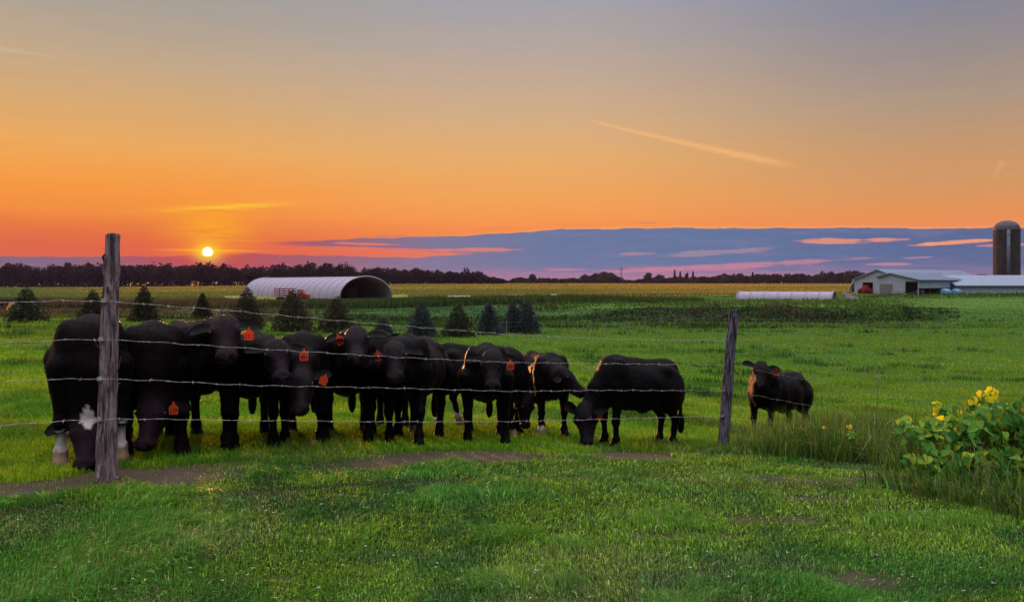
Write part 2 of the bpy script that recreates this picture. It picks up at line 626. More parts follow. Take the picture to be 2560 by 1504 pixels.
def ground_col(Xw, Y):
    u = uof(Xw, Y)
    lawn = np.broadcast_to(np.array([.016, .026, .010]), Xw.shape + (3,)).copy()  # ground under the blades darkened, painting in the shade between them
    past = np.array([.060, .110, .016])
    n2 = fbm(Xw * .35, Y * .2, 40)
    c = mixv(lawn, past, sstep(Y - fence_y(Xw), -0.5, 1.5))
    c = mixv(c, np.array([.045, .105, .018]), sstep(n2, .45, .7) * sstep(Y, 10, 20))
    # bank of the far side of the pasture
    bank = sstep(Y, 70, 76) * sstep(u, 500, 900) * (1 - sstep(Y, 104, 118))
    c = mixv(c, mixv(np.array([.024, .070, .020]), np.array([.07, .125, .028]), sstep(fbm(Xw * .12, Y * .25, 5), .45, .75)), bank * (1 - sstep(u, 2180, 2380)))
    c = mixv(c, np.array([.055, .125, .020]), sstep(u, 2180, 2380) * sstep(Y, 60, 75) * (1 - sstep(Y, 128, 140)))
    c = mixv(c, np.array([.085, .165, .030]), sstep(u, 1320, 1500) * sstep(Y, 87, 94) * (1 - sstep(Y, 112, 120)))
    brown = sstep(Y, 62, 70) * (1 - sstep(u, 600, 900)) * (1 - sstep(Y, 140, 150))
    c = mixv(c, mixv(np.array([.06, .07, .025]), np.array([.12, .085, .04]), sstep(fbm(Xw * .1, Y * .15, 6), .4, .65)), brown)
    yard = sstep(Y, 108, 122) * (1 - sstep(u, 1500, 1800))
    c = mixv(c, np.array([.08, .10, .03]), yard)
    gold = sstep(Y, 150, 185) * (1 - sstep(u, 2160, 2260) * (1 - sstep(Y, 200, 230)))
    gcol = mixv(np.array([.34, .235, .055]), np.array([.20, .20, .05]), sstep(fbm(Xw * .006, Y * .015, 8), .42, .62))
    gcol = mixv(gcol, np.array([.14, .19, .05]), 1 - sstep(u, -50, 350))
    c = mixv(c, gcol, gold)
    m = soil_mask(Xw, Y)
    c = mixv(c, mixv(np.array([.115, .078, .062]), np.array([.06, .042, .035]), fbm(Xw * 5, Y * 5, 33)), m * (Y < 40))
    return c


def build_ground():
    ys = np.concatenate([np.linspace(-14, 1.0, 26), np.geomspace(1.2, 7000, 420)])
    us = np.concatenate([np.linspace(-2.6, -.8, 40)[:-1], np.linspace(-.8, .8, 330), np.linspace(.8, 2.6, 40)[1:]])
    Yg, Ug = np.meshgrid(ys, us, indexing='ij')
    Xg = Ug * (np.maximum(Yg, 1.0) + 4.0)
    Zg = gz(Xg, Yg)
    cols = ground_col(Xg, Yg)
    V = np.stack([Xg, Yg, Zg], -1).reshape(-1, 3)
    ny, nx = Xg.shape
    i = np.arange(ny - 1)[:, None] * nx + np.arange(nx - 1)[None]
    q = np.stack([i, i + 1, i + nx + 1, i + nx], -1).reshape(-1, 4)
    me = np_mesh('ground', V, [q], cols.reshape(-1, 3), smooth=True)
    m, n, out = mat_new('ground')
    at = n.n.new('ShaderNodeAttribute')
    at.attribute_name = 'col'
    co = coord(n)
    fine = n.noise(co, 9.0, 8.0, 0.7)
    big = n.noise(co, 0.6, 4.0, 0.6)
    k = 0.45 + fine * 0.7 + big * 0.4
    col = n.mul(at.outputs['Color'], n.vec(k, k, k))
    b = principled(n, Base_Color=col, Roughness=0.95)
    b.inputs['Specular IOR Level'].default_value = 0.05
    n.put(b.inputs['Normal'], bump(n, fine, 0.6, 0.03))
    n.put(out.inputs[0], b.outputs[0])
    o = link('ground', me, m)
    tag(o, kind='structure')


# ------------------------------------------------------------------ blades of grass
def blades(name, P, H, Wd, cols, lean=0.45, seed=1, mat=None, az=None, curl=1.0):
    g = np.random.default_rng(seed)
    n = len(P)
    a = g.random(n) * 2 * np.pi                      # facing of the blade
    b = (g.random(n) * 2 * np.pi) if az is None else az
    ln = np.abs(g.normal(0, lean, n)).clip(0, 1.5)
    side = np.stack([np.cos(a), np.sin(a), np.zeros(n)], -1)
    ldir = np.stack([np.cos(b), np.sin(b), np.zeros(n)], -1)
    up = np.array([0, 0, 1.0])
    k = ln[:, None] * H[:, None]
    p0 = P - up * 0.01
    p1 = P + up * (H * 0.55)[:, None] + ldir * k * 0.25
    p2 = P + up * (H * np.maximum(0.2, 1 - 0.35 * ln * curl))[:, None] + ldir * k * 0.95
    w = Wd[:, None] * side
    V = np.empty((n, 5, 3), np.float32)
    V[:, 0] = p0 - w * 0.5
    V[:, 1] = p0 + w * 0.5
    V[:, 2] = p1 - w * 0.42
    V[:, 3] = p1 + w * 0.42
    V[:, 4] = p2
    base = np.arange(n)[:, None] * 5
    quad = base + np.array([0, 1, 3, 2])
    tri = base + np.array([2, 3, 4])
    cc = np.repeat(cols[:, None, :], 5, 1)
    me = np_mesh(name, V.reshape(-1, 3), [quad, tri], cc.reshape(-1, 3))
    return link(name, me, mat)


GRASS = leaf_mat('grass_blade', 0.36, 0.6, 0.12)
DRY = leaf_mat('dry_blade', 0.3, 0.6, 0.15)


def grass_color(x, y, g, pasture):
    n = len(x)
    big = fbm(x * .55, y * .8, 50)
    mid = fbm(x * 1.9, y * 1.9, 52)
    A = np.array([.098, .290, .044])
    B = np.array([.220, .380, .040])
    D = np.array([.045, .175, .046])
    S = np.array([.380, .310, .180])
    if pasture:
        A = np.array([.160, .365, .022])
        B = np.array([.300, .425, .022])
        D = np.array([.080, .230, .024])
    c = mixv(np.broadcast_to(A, (n, 3)), B, sstep(big, .42, .68) * (.9 if not pasture else (.9 - .55 * sstep(y, 12, 26))))
    nf = (1 - sstep(y, 10, 20)) if pasture else 1.0
    c = mixv(c, D, sstep(mid, .5, .75) * .8 * nf)
    c = mixv(c, B, sstep(fbm(x * .9, y * .9, 55), .56, .72) * .6 * nf)
    dry = g.random(n) < (-.03 if pasture else .10) + .35 * sstep(fbm(x * .7, y * 1.1, 58), .56, .72)
    c = np.where(dry[:, None], mixv(c, S, np.full(n, .6)), c)
    return c * (g.uniform(.7, 1.3, (n, 1)) if pasture else g.uniform(.32, 1.0, (n, 1)) ** 1 * (1 + 1.3 * (g.random((n, 1)) > .86)) * 1.25)


def build_grass():
    g = np.random.default_rng(11)
    # --- mown lawn this side of the fence
    n = 350000
    u = g.uniform(-520, 3160, n)
    Y = 1 / g.uniform(1 / 11.5, 1 / 3.3, n)
    x = (u - 1280) / F * Y
    d = Y - fence_y(x)
    keep = (d < 0.05 + g.normal(0, .12, n)) & (x < 7.5)
    sm = soil_mask(x, Y)
    keep &= g.random(n) > sm * np.where(np.abs(d) < .9, .88, .66)
    x, Y = x[keep], Y[keep]
    n = len(x)
    tuft = sstep(fbm(x * 2.3, Y * 2.3, 61), .55, .78)
    long_ = sstep(fbm(x * .8, Y * .8, 63), .5, .72)
    near = 1 - sstep(Y, 4.0, 6.5)
    rut = np.exp(-(((Y - (6.0 + .30 * (x + 1.5)) + (fbm(x * .8, Y, 70) - .5) * .3)) / .10) ** 2) * (x < 1.6)
    H = (.024 + .018 * long_ + .042 * tuft + .012 * near * long_) * g.uniform(.5, 1.35, n)
    H *= 1 - .7 * rut * fbm(x * .9, Y, 71)
    fedge = np.exp(-((Y - fence_y(x) + .35) / .25) ** 2)
    H *= 1 + .5 * fedge * (fbm(x * 2, Y * 2, 66) > .5)
    H *= 1 - .6 * soil_mask(x, Y)
    Wd = np.maximum(.0042, .0011 * Y) * g.uniform(.7, 1.4, n) * (1 + .4 * tuft)
    P = np.stack([x, Y, gz(x, Y)], -1)
    c = grass_color(x, Y, g, False)
    c = mixv(c, np.array([.10, .30, .04]) * 1.0, tuft * .45)
    c = mixv(c, np.array([.16, .14, .07]), rut * .5 * (fbm(x * .9, Y, 71) > .45))
    az = (fbm(x * 1.3, Y * 1.3, 95) - .5) * 9 + g.normal(0, .9, n)
    o = blades('lawn_grass', P, H * 1.12, Wd, c, .95, 3, GRASS, az)
    tag(o, 'short mown green lawn grass in the foreground below the fence', 'grass', kind='stuff')
    # --- pasture behind the fence
    n = 460000
    u = g.uniform(-450, 3000, n)
    t = g.random(n) ** 1.15
    Y = 1 / (1 / 76.0 + (1 / 5.8 - 1 / 76.0) * t)
    x = (u - 1280) / F * Y
    d = Y - fence_y(x)
    keep = (d > -0.05 + g.normal(0, .1, n))
    keep &= (g.random(n) > soil_mask(x, Y) * .93)
    keep &= (gz(x, Y) > -9)
    x, Y = x[keep], Y[keep]
    n = len(x)
    clump = sstep(fbm(x * .5, Y * .5, 64), .52, .75)
    H = (.05 + .07 * clump + .0012 * Y) * g.uniform(.5, 1.4, n)
    H *= 1 - .5 * soil_mask(x, Y)
    Wd = np.maximum(.005, .00125 * Y) * g.uniform(.7, 1.5, n)
    P = np.stack([x, Y, gz(x, Y)], -1)
    c = grass_color(x, Y, g, True)
    far = sstep(Y, 45, 70)
    c = mixv(c, np.array([.10, .13, .03]), far * .4)
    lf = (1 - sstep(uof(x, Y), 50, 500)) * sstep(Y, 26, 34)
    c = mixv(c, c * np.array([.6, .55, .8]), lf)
    c = mixv(c, np.array([.045, .13, .028]) * g.uniform(.6, 1.4, (n, 1)), clump * .6)
    bump_ = sstep(fbm(x * .45, Y * .55, 67), .58, .70) * sstep(Y, 11, 16)
    H *= 1 + 1.1 * bump_
    c = mixv(c, np.array([.030, .10, .02]), bump_ * .85)
    st_ = sstep(fbm(x * .09, Y * .22, 68), .5, .64) * sstep(Y, 14, 24)
    c = mixv(c, np.array([.27, .40, .03]) * g.uniform(.8, 1.2, (n, 1)), st_ * .6)
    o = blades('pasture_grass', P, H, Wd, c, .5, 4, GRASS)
    tag(o, 'bright green pasture grass the cattle graze on', 'grass', kind='stuff')


def build_flecks():
    g = np.random.default_rng(77)
    n = 150
    Y = 1 / g.uniform(1 / 8.5, 1 / 3.7, n)
    x = (g.uniform(-200, 2500, n) - 1280) / F * Y
    k = Y < fence_y(x) - .4
    x, Y = x[k], Y[k]
    n = len(x)
    base = np.stack([x, Y, gz(x, Y) + g.uniform(.025, .05, n)], -1)
    V, Q = [], []
    for j in range(5):
        a = j * 1.257 + g.random(n)[:, None] * .4
        d1 = np.concatenate([np.cos(a), np.sin(a), np.full((n, 1), .35)], 1)
        d2 = np.concatenate([-np.sin(a), np.cos(a), np.zeros((n, 1))], 1)
        r = g.uniform(.004, .009, n)[:, None]
        V.append(np.stack([base, base + (d1 + d2 * .5) * r, base + d1 * r * 1.5, base + (d1 - d2 * .5) * r], 1))
    V = np.concatenate(V).reshape(-1, 3)
    q = np.arange(len(V)).reshape(-1, 4)
    c = np.tile(np.array([.62, .62, .56]), (len(V), 1)) * np.repeat(g.uniform(.5, 1.1, len(V) // 4), 4)[:, None]
    o = link('clover_flowers', np_mesh('clover_flowers', V, [q], c), DRY)
    tag(o, 'tiny pale clover flowers scattered through the lawn', 'flowers', kind='stuff')


def clumpy(spec, g):
    """spec rows: px, py(base), spread x, spread y, count, height"""
    xs, ys, hs, az = [], [], [], []
    for (px, py, sx, sy, cnt, h) in spec:
        cx, cy = foot(px, py)
        x = cx + g.normal(0, sx, cnt)
        y = cy + g.normal(0, sy, cnt)
        xs.append(x); ys.append(y)
        hs.append(h * g.uniform(.45, 1.1, cnt))
        az.append(np.arctan2(y - cy, x - cx) + g.normal(0, .7, cnt))
    return map(np.concatenate, (xs, ys, hs, az))


def build_tall_grass():
    g = np.random.default_rng(21)
    spec = []
    for px in np.arange(1775, 2260, 13):
        t = (px - 1775) / 480
        base = 1122 + 44 * t + g.normal(0, 6)
        h = .12 + .44 * min(1, t * 2.2) if px > 1830 else .10 + .05 * t
        hv_ = h * g.uniform(.65, 1.25)
        spec.append((px, base, .09, .16, int(120 * g.uniform(.5, 1.3)), hv_))
        if px > 1850:
            spec.append((px, base - 30, .12, .28, 150, h * g.uniform(.7, 1.25)))
    for px in np.arange(2230, 2660, 14):
        spec.append((px, 1215 + (px - 2230) * .22, .12, .08, 46, .20))
        spec.append((px, 1195 + (px - 2230) * .2, .12, .12, 12, .45))
        spec.append((px, 1150 + (px - 2230) * .1, .15, .35, 90, .50))
    for px in np.arange(2160, 2660, 20):
        spec.append((px, 1120, .3, .6, 130, .75))
    x, y, h, az = clumpy(spec, g)
    P = np.stack([x, y, gz(x, y)], -1)
    n = len(x)
    A, B, D = np.array([.075, .19, .04]), np.array([.20, .28, .05]), np.array([.20, .16, .09])
    c = mixv(np.broadcast_to(A, (n, 3)), B, g.random(n) ** 2)
    c = np.where((g.random(n) < .14)[:, None], D, c) * g.uniform(.3, 1.2, (n, 1)) * (1 + 1.1 * (g.random((n, 1)) > .88))
    o = blades('tall_grass', P, h, np.full(n, .0105) * g.uniform(.5, 1.6, n), c, .62, 5, GRASS, az)
    tag(o, 'tall rough grass growing along the fence behind the lawn', 'grass', kind='stuff')
    # dry seed stalks before the right-hand steer
    spec = [(1905, 1100, .10, .1, 7, .50), (1960, 1105, .18, .15, 16, .78), (2010, 1105, .12, .15, 20, .85), (2045, 1110, .10, .15, 24, .85),
            (1985, 1108, .25, .1, 14, .6)]
    x, y, h, az = clumpy(spec, g)
    P = np.stack([x, y, gz(x, y)], -1)
    n = len(x)
    c = np.broadcast_to(np.array([.34, .25, .13]), (n, 3)) * g.uniform(.6, 1.2, (n, 1))
    o = blades('dry_stalk_grass', P, h, np.full(n, .0075), c, .4, 6, DRY, az)
    tag(o, 'dry straw coloured stalks standing in the tall grass before the lone steer', 'grass', kind='stuff')
    # thin weed stalks under the grazing steer
    mb = MB()
    for i, (dx, top) in enumerate(((-30, 1062), (-12, 1068), (-4, 1070), (4, 1062), (12, 1066), (20, 1075))):
        bx, by = foot(1628 + dx * .35, 1128)
        z = gzf(bx, by)
        tp = W(1628 + dx, top, by)
        mid = (Vector((bx, by, z)) + tp) / 2 + Vector((.01, 0, 0))
        mb.tube([(bx, by, z - .02), mid, tp], [.0035, .003, .0015], 5)
    root = empty('weed', (0, 0, 0), 'thin upright dark weed stalks on the worn soil below the side-on grazing steer', 'weed')
    mb.build('stem', simple_mat('weed_stem', (.05, .08, .02), (.09, .08, .03)), root)


build_ground()
build_grass()
build_flecks()
build_tall_grass()
# ------------------------------------------------------------------ cattle
def surface_nets(Fd, org, h):
    nx, ny, nz = Fd.shape
    S = Fd < 0
    acc = np.zeros((nx - 1, ny - 1, nz - 1, 3), np.float32)
    cnt = np.zeros((nx - 1, ny - 1, nz - 1), np.float32)
    def corner(A, o):
        return A[o[0]:nx - 1 + o[0], o[1]:ny - 1 + o[1], o[2]:nz - 1 + o[2]]
    for ax in range(3):
        oth = [q for q in range(3) if q != ax]
        for i in (0, 1):
            for j in (0, 1):
                o0 = [0, 0, 0]
                o0[oth[0]] = i
                o0[oth[1]] = j
                o1 = list(o0)
                o1[ax] = 1
                f0, f1 = corner(Fd, o0), corner(Fd, o1)
                m = (f0 < 0) != (f1 < 0)
                t = np.where(m, f0 / np.where(m, f0 - f1, 1), 0)
                for k in range(3):
                    acc[..., k] += m * (o0[k] + (t if k == ax else 0))
                cnt += m
    act = cnt > 0
    ids = np.full(act.shape, -1, np.int64)
    ids[act] = np.arange(act.sum())
    cell = np.argwhere(act)
    V = (cell + acc[act] / cnt[act][:, None]) * h + org
    quads = []
    for ax in range(3):
        b, c = (ax + 1) % 3, (ax + 2) % 3
        sl0 = [slice(1, -1)] * 3
        sl0[ax] = slice(0, -1)
        sl1 = list(sl0)
        sl1[ax] = slice(1, None)
        s0, s1 = S[tuple(sl0)], S[tuple(sl1)]
        ed = np.argwhere(s0 != s1)
        flip = s0[s0 != s1]
        e = ed.copy()
        e[:, b] += 1
        e[:, c] += 1
        def cid(db, dc):
            q = e.copy()
            q[:, b] += db
            q[:, c] += dc
            return ids[q[:, 0], q[:, 1], q[:, 2]]
        q = np.stack([cid(-1, -1), cid(0, -1), cid(0, 0), cid(-1, 0)], -1)
        q[~flip] = q[~flip][:, ::-1]
        quads.append(q)
    return V, np.concatenate(quads)


def smin(a, b, k):
    h = np.clip(0.5 + 0.5 * (b - a) / k, 0, 1)
    return b * (1 - h) + a * h - k * h * (1 - h)


class Sdf:
    def __init__(self):
        self.p = []

    def ell(self, c, r, k=.06, fr=None):
        self.p.append(('e', np.array(c, float), np.array(r, float), k, fr))

    def cone(self, a, b, ra, rb, k=.05):
        self.p.append(('c', np.array(a, float), np.array(b, float), ra, rb, k))

    def bounds(self):
        lo = np.full(3, 1e9)
        hi = -lo
        for p in self.p:
            if p[0] == 'e':
                r = np.max(p[2]) if p[4] is not None else p[2]
                lo = np.minimum(lo, p[1] - r)
                hi = np.maximum(hi, p[1] + r)
            else:
                m = max(p[3], p[4])
                lo = np.minimum(lo, np.minimum(p[1], p[2]) - m)
                hi = np.maximum(hi, np.maximum(p[1], p[2]) + m)
        return lo - .06, hi + .06

    def mesh(self, h):
        lo, hi = self.bounds()
        ax = [np.arange(lo[i], hi[i], h) for i in range(3)]
        G = np.stack(np.meshgrid(*ax, indexing='ij'), -1).astype(np.float32)
        D = np.full(G.shape[:3], 1.0, np.float32)
        for p in self.p:
            if p[0] == 'e':
                q = G - p[1].astype(np.float32)
                if p[4] is not None:
                    q = q @ np.array(p[4], np.float32).T
                r = p[2].astype(np.float32)
                k0 = np.sqrt(((q / r) ** 2).sum(-1)) + 1e-6
                k1 = np.sqrt(((q / r ** 2) ** 2).sum(-1)) + 1e-6
                d = k0 * (k0 - 1) / k1
                k = p[3]
            else:
                a, b = p[1].astype(np.float32), p[2].astype(np.float32)
                ab = b - a
                t = np.clip(((G - a) @ ab) / float(ab @ ab), 0, 1)
                d = np.sqrt(((G - a - t[..., None] * ab) ** 2).sum(-1)) - (p[3] + (p[4] - p[3]) * t)
                k = p[5]
            D = smin(D, d, k)
        V, Q = surface_nets(D, lo, h)
        return V, Q


def fur_mat():
    m, n, out = mat_new('black_hide')
    at = n.n.new('ShaderNodeAttribute')
    at.attribute_name = 'col'
    co = coord(n)
    hair = n.noise(co, 90.0, 4.0, 0.7)
    clump = n.noise(co, 14.0, 4.0, 0.6)
    k = 0.55 + clump * 0.9
    col = n.mul(at.outputs['Color'], n.vec(k, k, k))
    b = principled(n, Base_Color=col, Roughness=0.46)
    b.inputs['Specular IOR Level'].default_value = 0.055
    b.inputs['Sheen Weight'].default_value = 0.05
    b.inputs['Sheen Roughness'].default_value = 0.22
    b.inputs['Sheen Tint'].default_value = (.80, .52, .66, 1)
    n.put(b.inputs['Normal'], bump(n, hair * 0.4 + clump, 0.55, 0.02))
    n.put(out.inputs[0], b.outputs[0])
    return m


HIDE = fur_mat()
EYE_M = simple_mat('eye_black', (.008, .006, .005), (.012, .01, .01), 5, .12, 0, 0, spec=.6)
NUM_M = simple_mat('tag_number', (.015, .012, .012), None, 5, .6, 0, 0)


def tag_mat():
    m, n, out = mat_new('orange_tag')
    c = (.82, .115, .03, 1)
    b = principled(n, Base_Color=c, Roughness=.45)
    tr = n.n.new('ShaderNodeBsdfTranslucent')
    tr.inputs[0].default_value = (.9, .16, .04, 1)
    mx = n.n.new('ShaderNodeMixShader')
    mx.inputs[0].default_value = .45
    n.put(mx.inputs[1], b.outputs[0])
    n.put(mx.inputs[2], tr.outputs[0])
    n.put(out.inputs[0], mx.outputs[0])
    return m


TAG_M = tag_mat()


def unit(v):
    v = np.array(v, float)
    return v / max(1e-9, np.linalg.norm(v))


def number_mesh(txt, size):
    cu = bpy.data.curves.new('number', 'FONT')
    cu.body = txt
    cu.size = size
    cu.align_x = 'CENTER'
    cu.align_y = 'CENTER'
    cu.extrude = .0004
    cu.offset = .0012
    o = bpy.data.objects.new('number', cu)
    COL.objects.link(o)
    bpy.context.view_layer.update()
    me = bpy.data.meshes.new_from_object(o.evaluated_get(bpy.context.evaluated_depsgraph_get()))
    bpy.data.objects.remove(o)
    return me


def leaf_sheet(base, e, side, nrm, L, Wd, cup=.3, thick=.012, nu=10, nv=8, droop=0.0):
    """closed cupped leaf (an ear)"""
    vs = []
    for lay in (1, -1):
        for i in range(nu + 1):
            u = i / nu
            w = Wd * ((.50 + .50 * math.sin(math.pi * min(1, u / .62) / 2)) * (1 - max(0, (u - .55) / .45) ** 2.6) ** .5)
            for j in range(nv + 1):
                v = -1 + 2 * j / nv
                edge = (1 - v * v) * (1 if 0 < i < nu else 0)
                p = base + e * L * u + side * (w * v) + nrm * (cup * Wd * (v * v) * math.sin(math.pi * u * .9)) + nrm * (lay * thick * .5 * edge) + np.array([0, 0, -droop * L * u * u])
                vs.append(p)
    f = []
    m = (nu + 1) * (nv + 1)
    for i in range(nu):
        for j in range(nv):
            a = i * (nv + 1) + j
            q = (a, a + 1, a + nv + 2, a + nv + 1)
            f.append(q)
            f.append(tuple(m + k for k in reversed(q)))
    return np.array(vs), np.array(f)


def cow(label, feet, a, s, poll, nose, hf=None, poll_dy=None, tagpos=None, number=None, white=None, ears=(0.0, 0.0),
        step=(0, 0, 0, 0), spread=0.0, tag_tilt=0.0, behind=False, fat=1.0, tail_side=0.03, head_s=1.0, ln=1.0, group='black cattle lined up behind the wire fence'):
    """feet: pixel midway between the fore hooves; a: heading (0 faces the camera, + to the right);
    poll, nose: (px, py) and poll's distance; step: fore/aft shift of the four hooves"""
    fx, fy = foot(*feet)
    A = R(a)
    fw = np.array([math.sin(A), -math.cos(A), 0])
    lf = np.array([math.cos(A), math.sin(A), 0])
    cx, cy = fx - fw[0] * .51 * s * ln, fy - fw[1] * .51 * s * ln
    g0 = gzf(cx, cy)
    org = np.array([cx, cy, g0])
    # slope of the ground under the animal
    gf = gzf(cx + fw[0] * .45 * s, cy + fw[1] * .45 * s) - g0
    gb = gzf(cx - fw[0] * .55 * s, cy - fw[1] * .55 * s) - g0
    def Lc(x, y, z):
        """local metres -> offset from origin, body axes in world space, tilted with the ground"""
        sl = gf * (x / .45) if x > 0 else gb * (-x / .55)
        return fw * x * s * ln + lf * y * s + np.array([0, 0, z * s + sl * min(1.0, 1.0)])
    sd = Sdf()
    fr = np.array([fw, lf, [0, 0, 1]])
    E = lambda c, r, k=.06: sd.ell(Lc(*c), np.array(r) * s * np.array([1, fat, 1]), k * s, fr)
    K = lambda c1, c2, r1, r2, k=.05: sd.cone(Lc(*c1), Lc(*c2), r1 * s, r2 * s, k * s)
    E((.44, 0, .85), (.24, .235, .32))
    E((.20, 0, .825), (.34, .285, .33), .08)
    E((-.14, 0, .815), (.40, .315, .32), .09)
    E((-.46, 0, .87), (.30, .265, .29), .09)
    K((.40, 0, 1.14), (.05, 0, 1.10), .075, .07, .10)    # withers and back line
    K((.05, 0, 1.10), (-.55, 0, 1.13), .07, .085, .10)
    E((-.66, 0, 1.13), (.11, .07, .07), .06)             # tail head
    for y in (-1, 1):
        E((-.40, y * .17, 1.07), (.10, .07, .06), .09)   # hip bones
        E((.44, y * .165, .93), (.13, .105, .25), .05)     # shoulder blades
        E((-.58, y * .165, .80), (.18, .125, .27), .06)    # thighs
    E((.61, 0, .69), (.08, .085, .15), .06)               # brisket
    E((-.12, 0, .52), (.10, .05, .06), .05)              # sheath
    for i, (y, st) in enumerate(((1, step[0]), (-1, step[1]))):
        yy = y * (.155 + spread)
        K((.50, yy, .80), (.49, yy, .62), .110, .075, .04)
        K((.49, yy, .62), (.51 + st * .45, yy, .37), .072, .048, .03)
        E((.515 + st * .45, yy, .36), (.056, .054, .065), .03)
        K((.51 + st * .5, yy, .36), (.50 + st * .9, yy, .13), .040, .037, .03)
        E((.50 + st * .92, yy, .125), (.055, .055, .05), .03)
        K((.505 + st * .95, yy, .11), (.53 + st, yy, .045), .046, .060, .03)
        E((.54 + st, yy, .03), (.082, .070, .05), .02)
    for i, (y, st) in enumerate(((1, step[2]), (-1, step[3]))):
        yy = y * (.165 + spread * .6)
        K((-.50, yy, .80), (-.44, yy * 1.05, .60), .16, .105, .07)
        K((-.46, yy * 1.05, .62), (-.63 + st * .4, yy, .43), .088, .05, .04)
        E((-.645 + st * .4, yy, .41), (.06, .05, .065), .03)
        K((-.635 + st * .45, yy, .41), (-.59 + st * .9, yy, .14), .046, .042, .03)
        E((-.585 + st * .92, yy, .125), (.055, .052, .05), .03)
        K((-.58 + st * .95, yy, .11), (-.56 + st, yy, .045), .046, .058, .03)
        E((-.55 + st, yy, .03), (.08, .068, .05), .02)
    K((-.72, tail_side, 1.10), (-.80, tail_side * 1.3, .90), .040, .032, .04)
    K((-.80, tail_side * 1.3, .90), (-.78, tail_side * 2, .45), .030, .026, .02)
    E((-.78, tail_side * 2.2, .36), (.055, .05, .15), .03)
    # head
    hs = s * head_s
    # poll[2] = how far the poll reaches ahead of the fore hooves; the nose stays behind the wires
    kx = (poll[0] - 1280) / F
    yf = (6.3 + 3.27 * .62) / (1 - .62 * kx) if poll[0] < 1840 else 0
    Yp = fy - poll[2] * s
    if yf:
        Yp = max(Yp, yf + .13)
    print('%d %.2f %.2f %.2f' % (feet[0], fy, Yp, yf))
    P = np.array(W(poll[0], poll[1], Yp))
    ynear = max(Yp - .5 * hs, yf + .03)
    L = .50 * hs
    best, N = 1e9, None
    for Yn in np.linspace(Yp + .05, ynear, 120):
        q = np.array(W(nose[0], nose[1], Yn))
        e = abs(np.linalg.norm(q - P) - L)
        if e < best - 1e-6:
            best, N = e, q
    d = unit(N - P)
    hfr = R(a if hf is None else hf)
    Lh = np.array([math.cos(hfr), math.sin(hfr), 0])
    Lh = unit(Lh - d * (Lh @ d))
    nn = np.cross(d, Lh)
    P = P - org
    fh = np.array([d, Lh, nn])
    H = lambda u, v, w: P + (d * u + Lh * v + nn * w) * hs
    HE = lambda c, r, k=.03: sd.ell(H(*c), np.array(r) * hs, k * hs, fh)
    HK = lambda c1, c2, r1, r2, k=.03: sd.cone(H(*c1), H(*c2), r1 * hs, r2 * hs, k * hs)
    # neck from the shoulders to the back of the skull
    sh = Lc(.46, 0, 1.0)
    back = H(.06, 0, -.10)
    mid = (sh + back) / 2 + np.array([0, 0, .03 * s])
    sd.cone(sh, mid, .185 * s, .150 * s, .08 * s)
    sd.cone(mid, back, .150 * s, .112 * hs, .05 * s)
    sh2 = Lc(.54, 0, .78)
    thr = H(.16, 0, -.15)
    mid2 = (sh2 + thr) / 2
    sd.cone(sh2, mid2, .15 * s, .115 * s, .08 * s)
    sd.cone(mid2, thr, .115 * s, .08 * hs, .05 * s)
    HE((.09, 0, -.03), (.135, .125, .105), .04)
    HE((.015, 0, -.02), (.06, .075, .07), .04)
    HE((.17, 0, -.02), (.12, .112, .085), .04)
    HK((.20, 0, -.04), (.41, 0, -.035), .086, .062, .03)
    HK((.14, .045, -.12), (.38, .02, -.085), .070, .048, .04)
    HK((.14, -.045, -.12), (.38, -.02, -.085), .070, .048, .04)
    HE((.445, 0, -.035), (.060, .096, .068), .025)
    HE((.43, 0, -.088), (.052, .056, .035), .02)
    for y in (-1, 1):
        HE((.165, y * .098, .018), (.045, .028, .030), .02)
        HE((.475, y * .040, -.005), (.022, .020, .018), .012)
    V, Q = sd.mesh(.0235 * s)
    lump = (fbm(V[:, 0] * 3.1 + 4 + V[:, 2] * 2.2, V[:, 1] * 3.1 + V[:, 2] * 2.9 + fx, 14, 2) - .5) * .034
    curlv = (vnoise(V[:, 0] * 34 + V[:, 2] * 21, V[:, 1] * 34 - V[:, 2] * 17, 15) - .5) * .007
    ctr = Lc(0, 0, .8)
    dv = V - np.array([0, 0, 1]) * 0 - ctr
    dv /= np.linalg.norm(dv, axis=1, keepdims=True) + 1e-6
    V = V + dv * (lump * (V[:, 2] > .45) + curlv)[:, None]
    # colours
    warm = max(0, min(1, (1000 - feet[0]) / 500))  # coats further left tinted redder, the sun's flare put into their colour
    black = np.array([.0026 + .0013 * warm, .0018, .0026 + .0004 * warm])
    cols = np.tile(black, (len(V), 1))
    hoof = V[:, 2] < (.055 * s + np.minimum(0, 0))
    muz = np.linalg.norm(V - H(.50, 0, -.03), axis=1) < .06 * hs
    axh = H(0, 0, 0) + np.clip((V - H(0, 0, 0)) @ d, 0, .5 * hs)[:, None] * d
    nearh = sstep(np.linalg.norm(V - axh, axis=1), .16 * hs, .11 * hs)[:, None]
    cols = cols * (1 + 2.2 * nearh)  # heads painted lighter, standing in for skylight on their faces
    cols[muz] = (.026, .020, .028)
    nos = np.zeros(len(V), bool)
    for y in (-1, 1):
        nos |= np.linalg.norm(V - H(.50, y * .045, -.012), axis=1) < .021 * hs
    cols[nos] = (.004, .003, .003)
    x = (V @ fw) / s
    y = (V @ lf) / s
    zz = V[:, 2] / s - np.where(x > 0, gf * x / .45, -gb * x / .55) / s
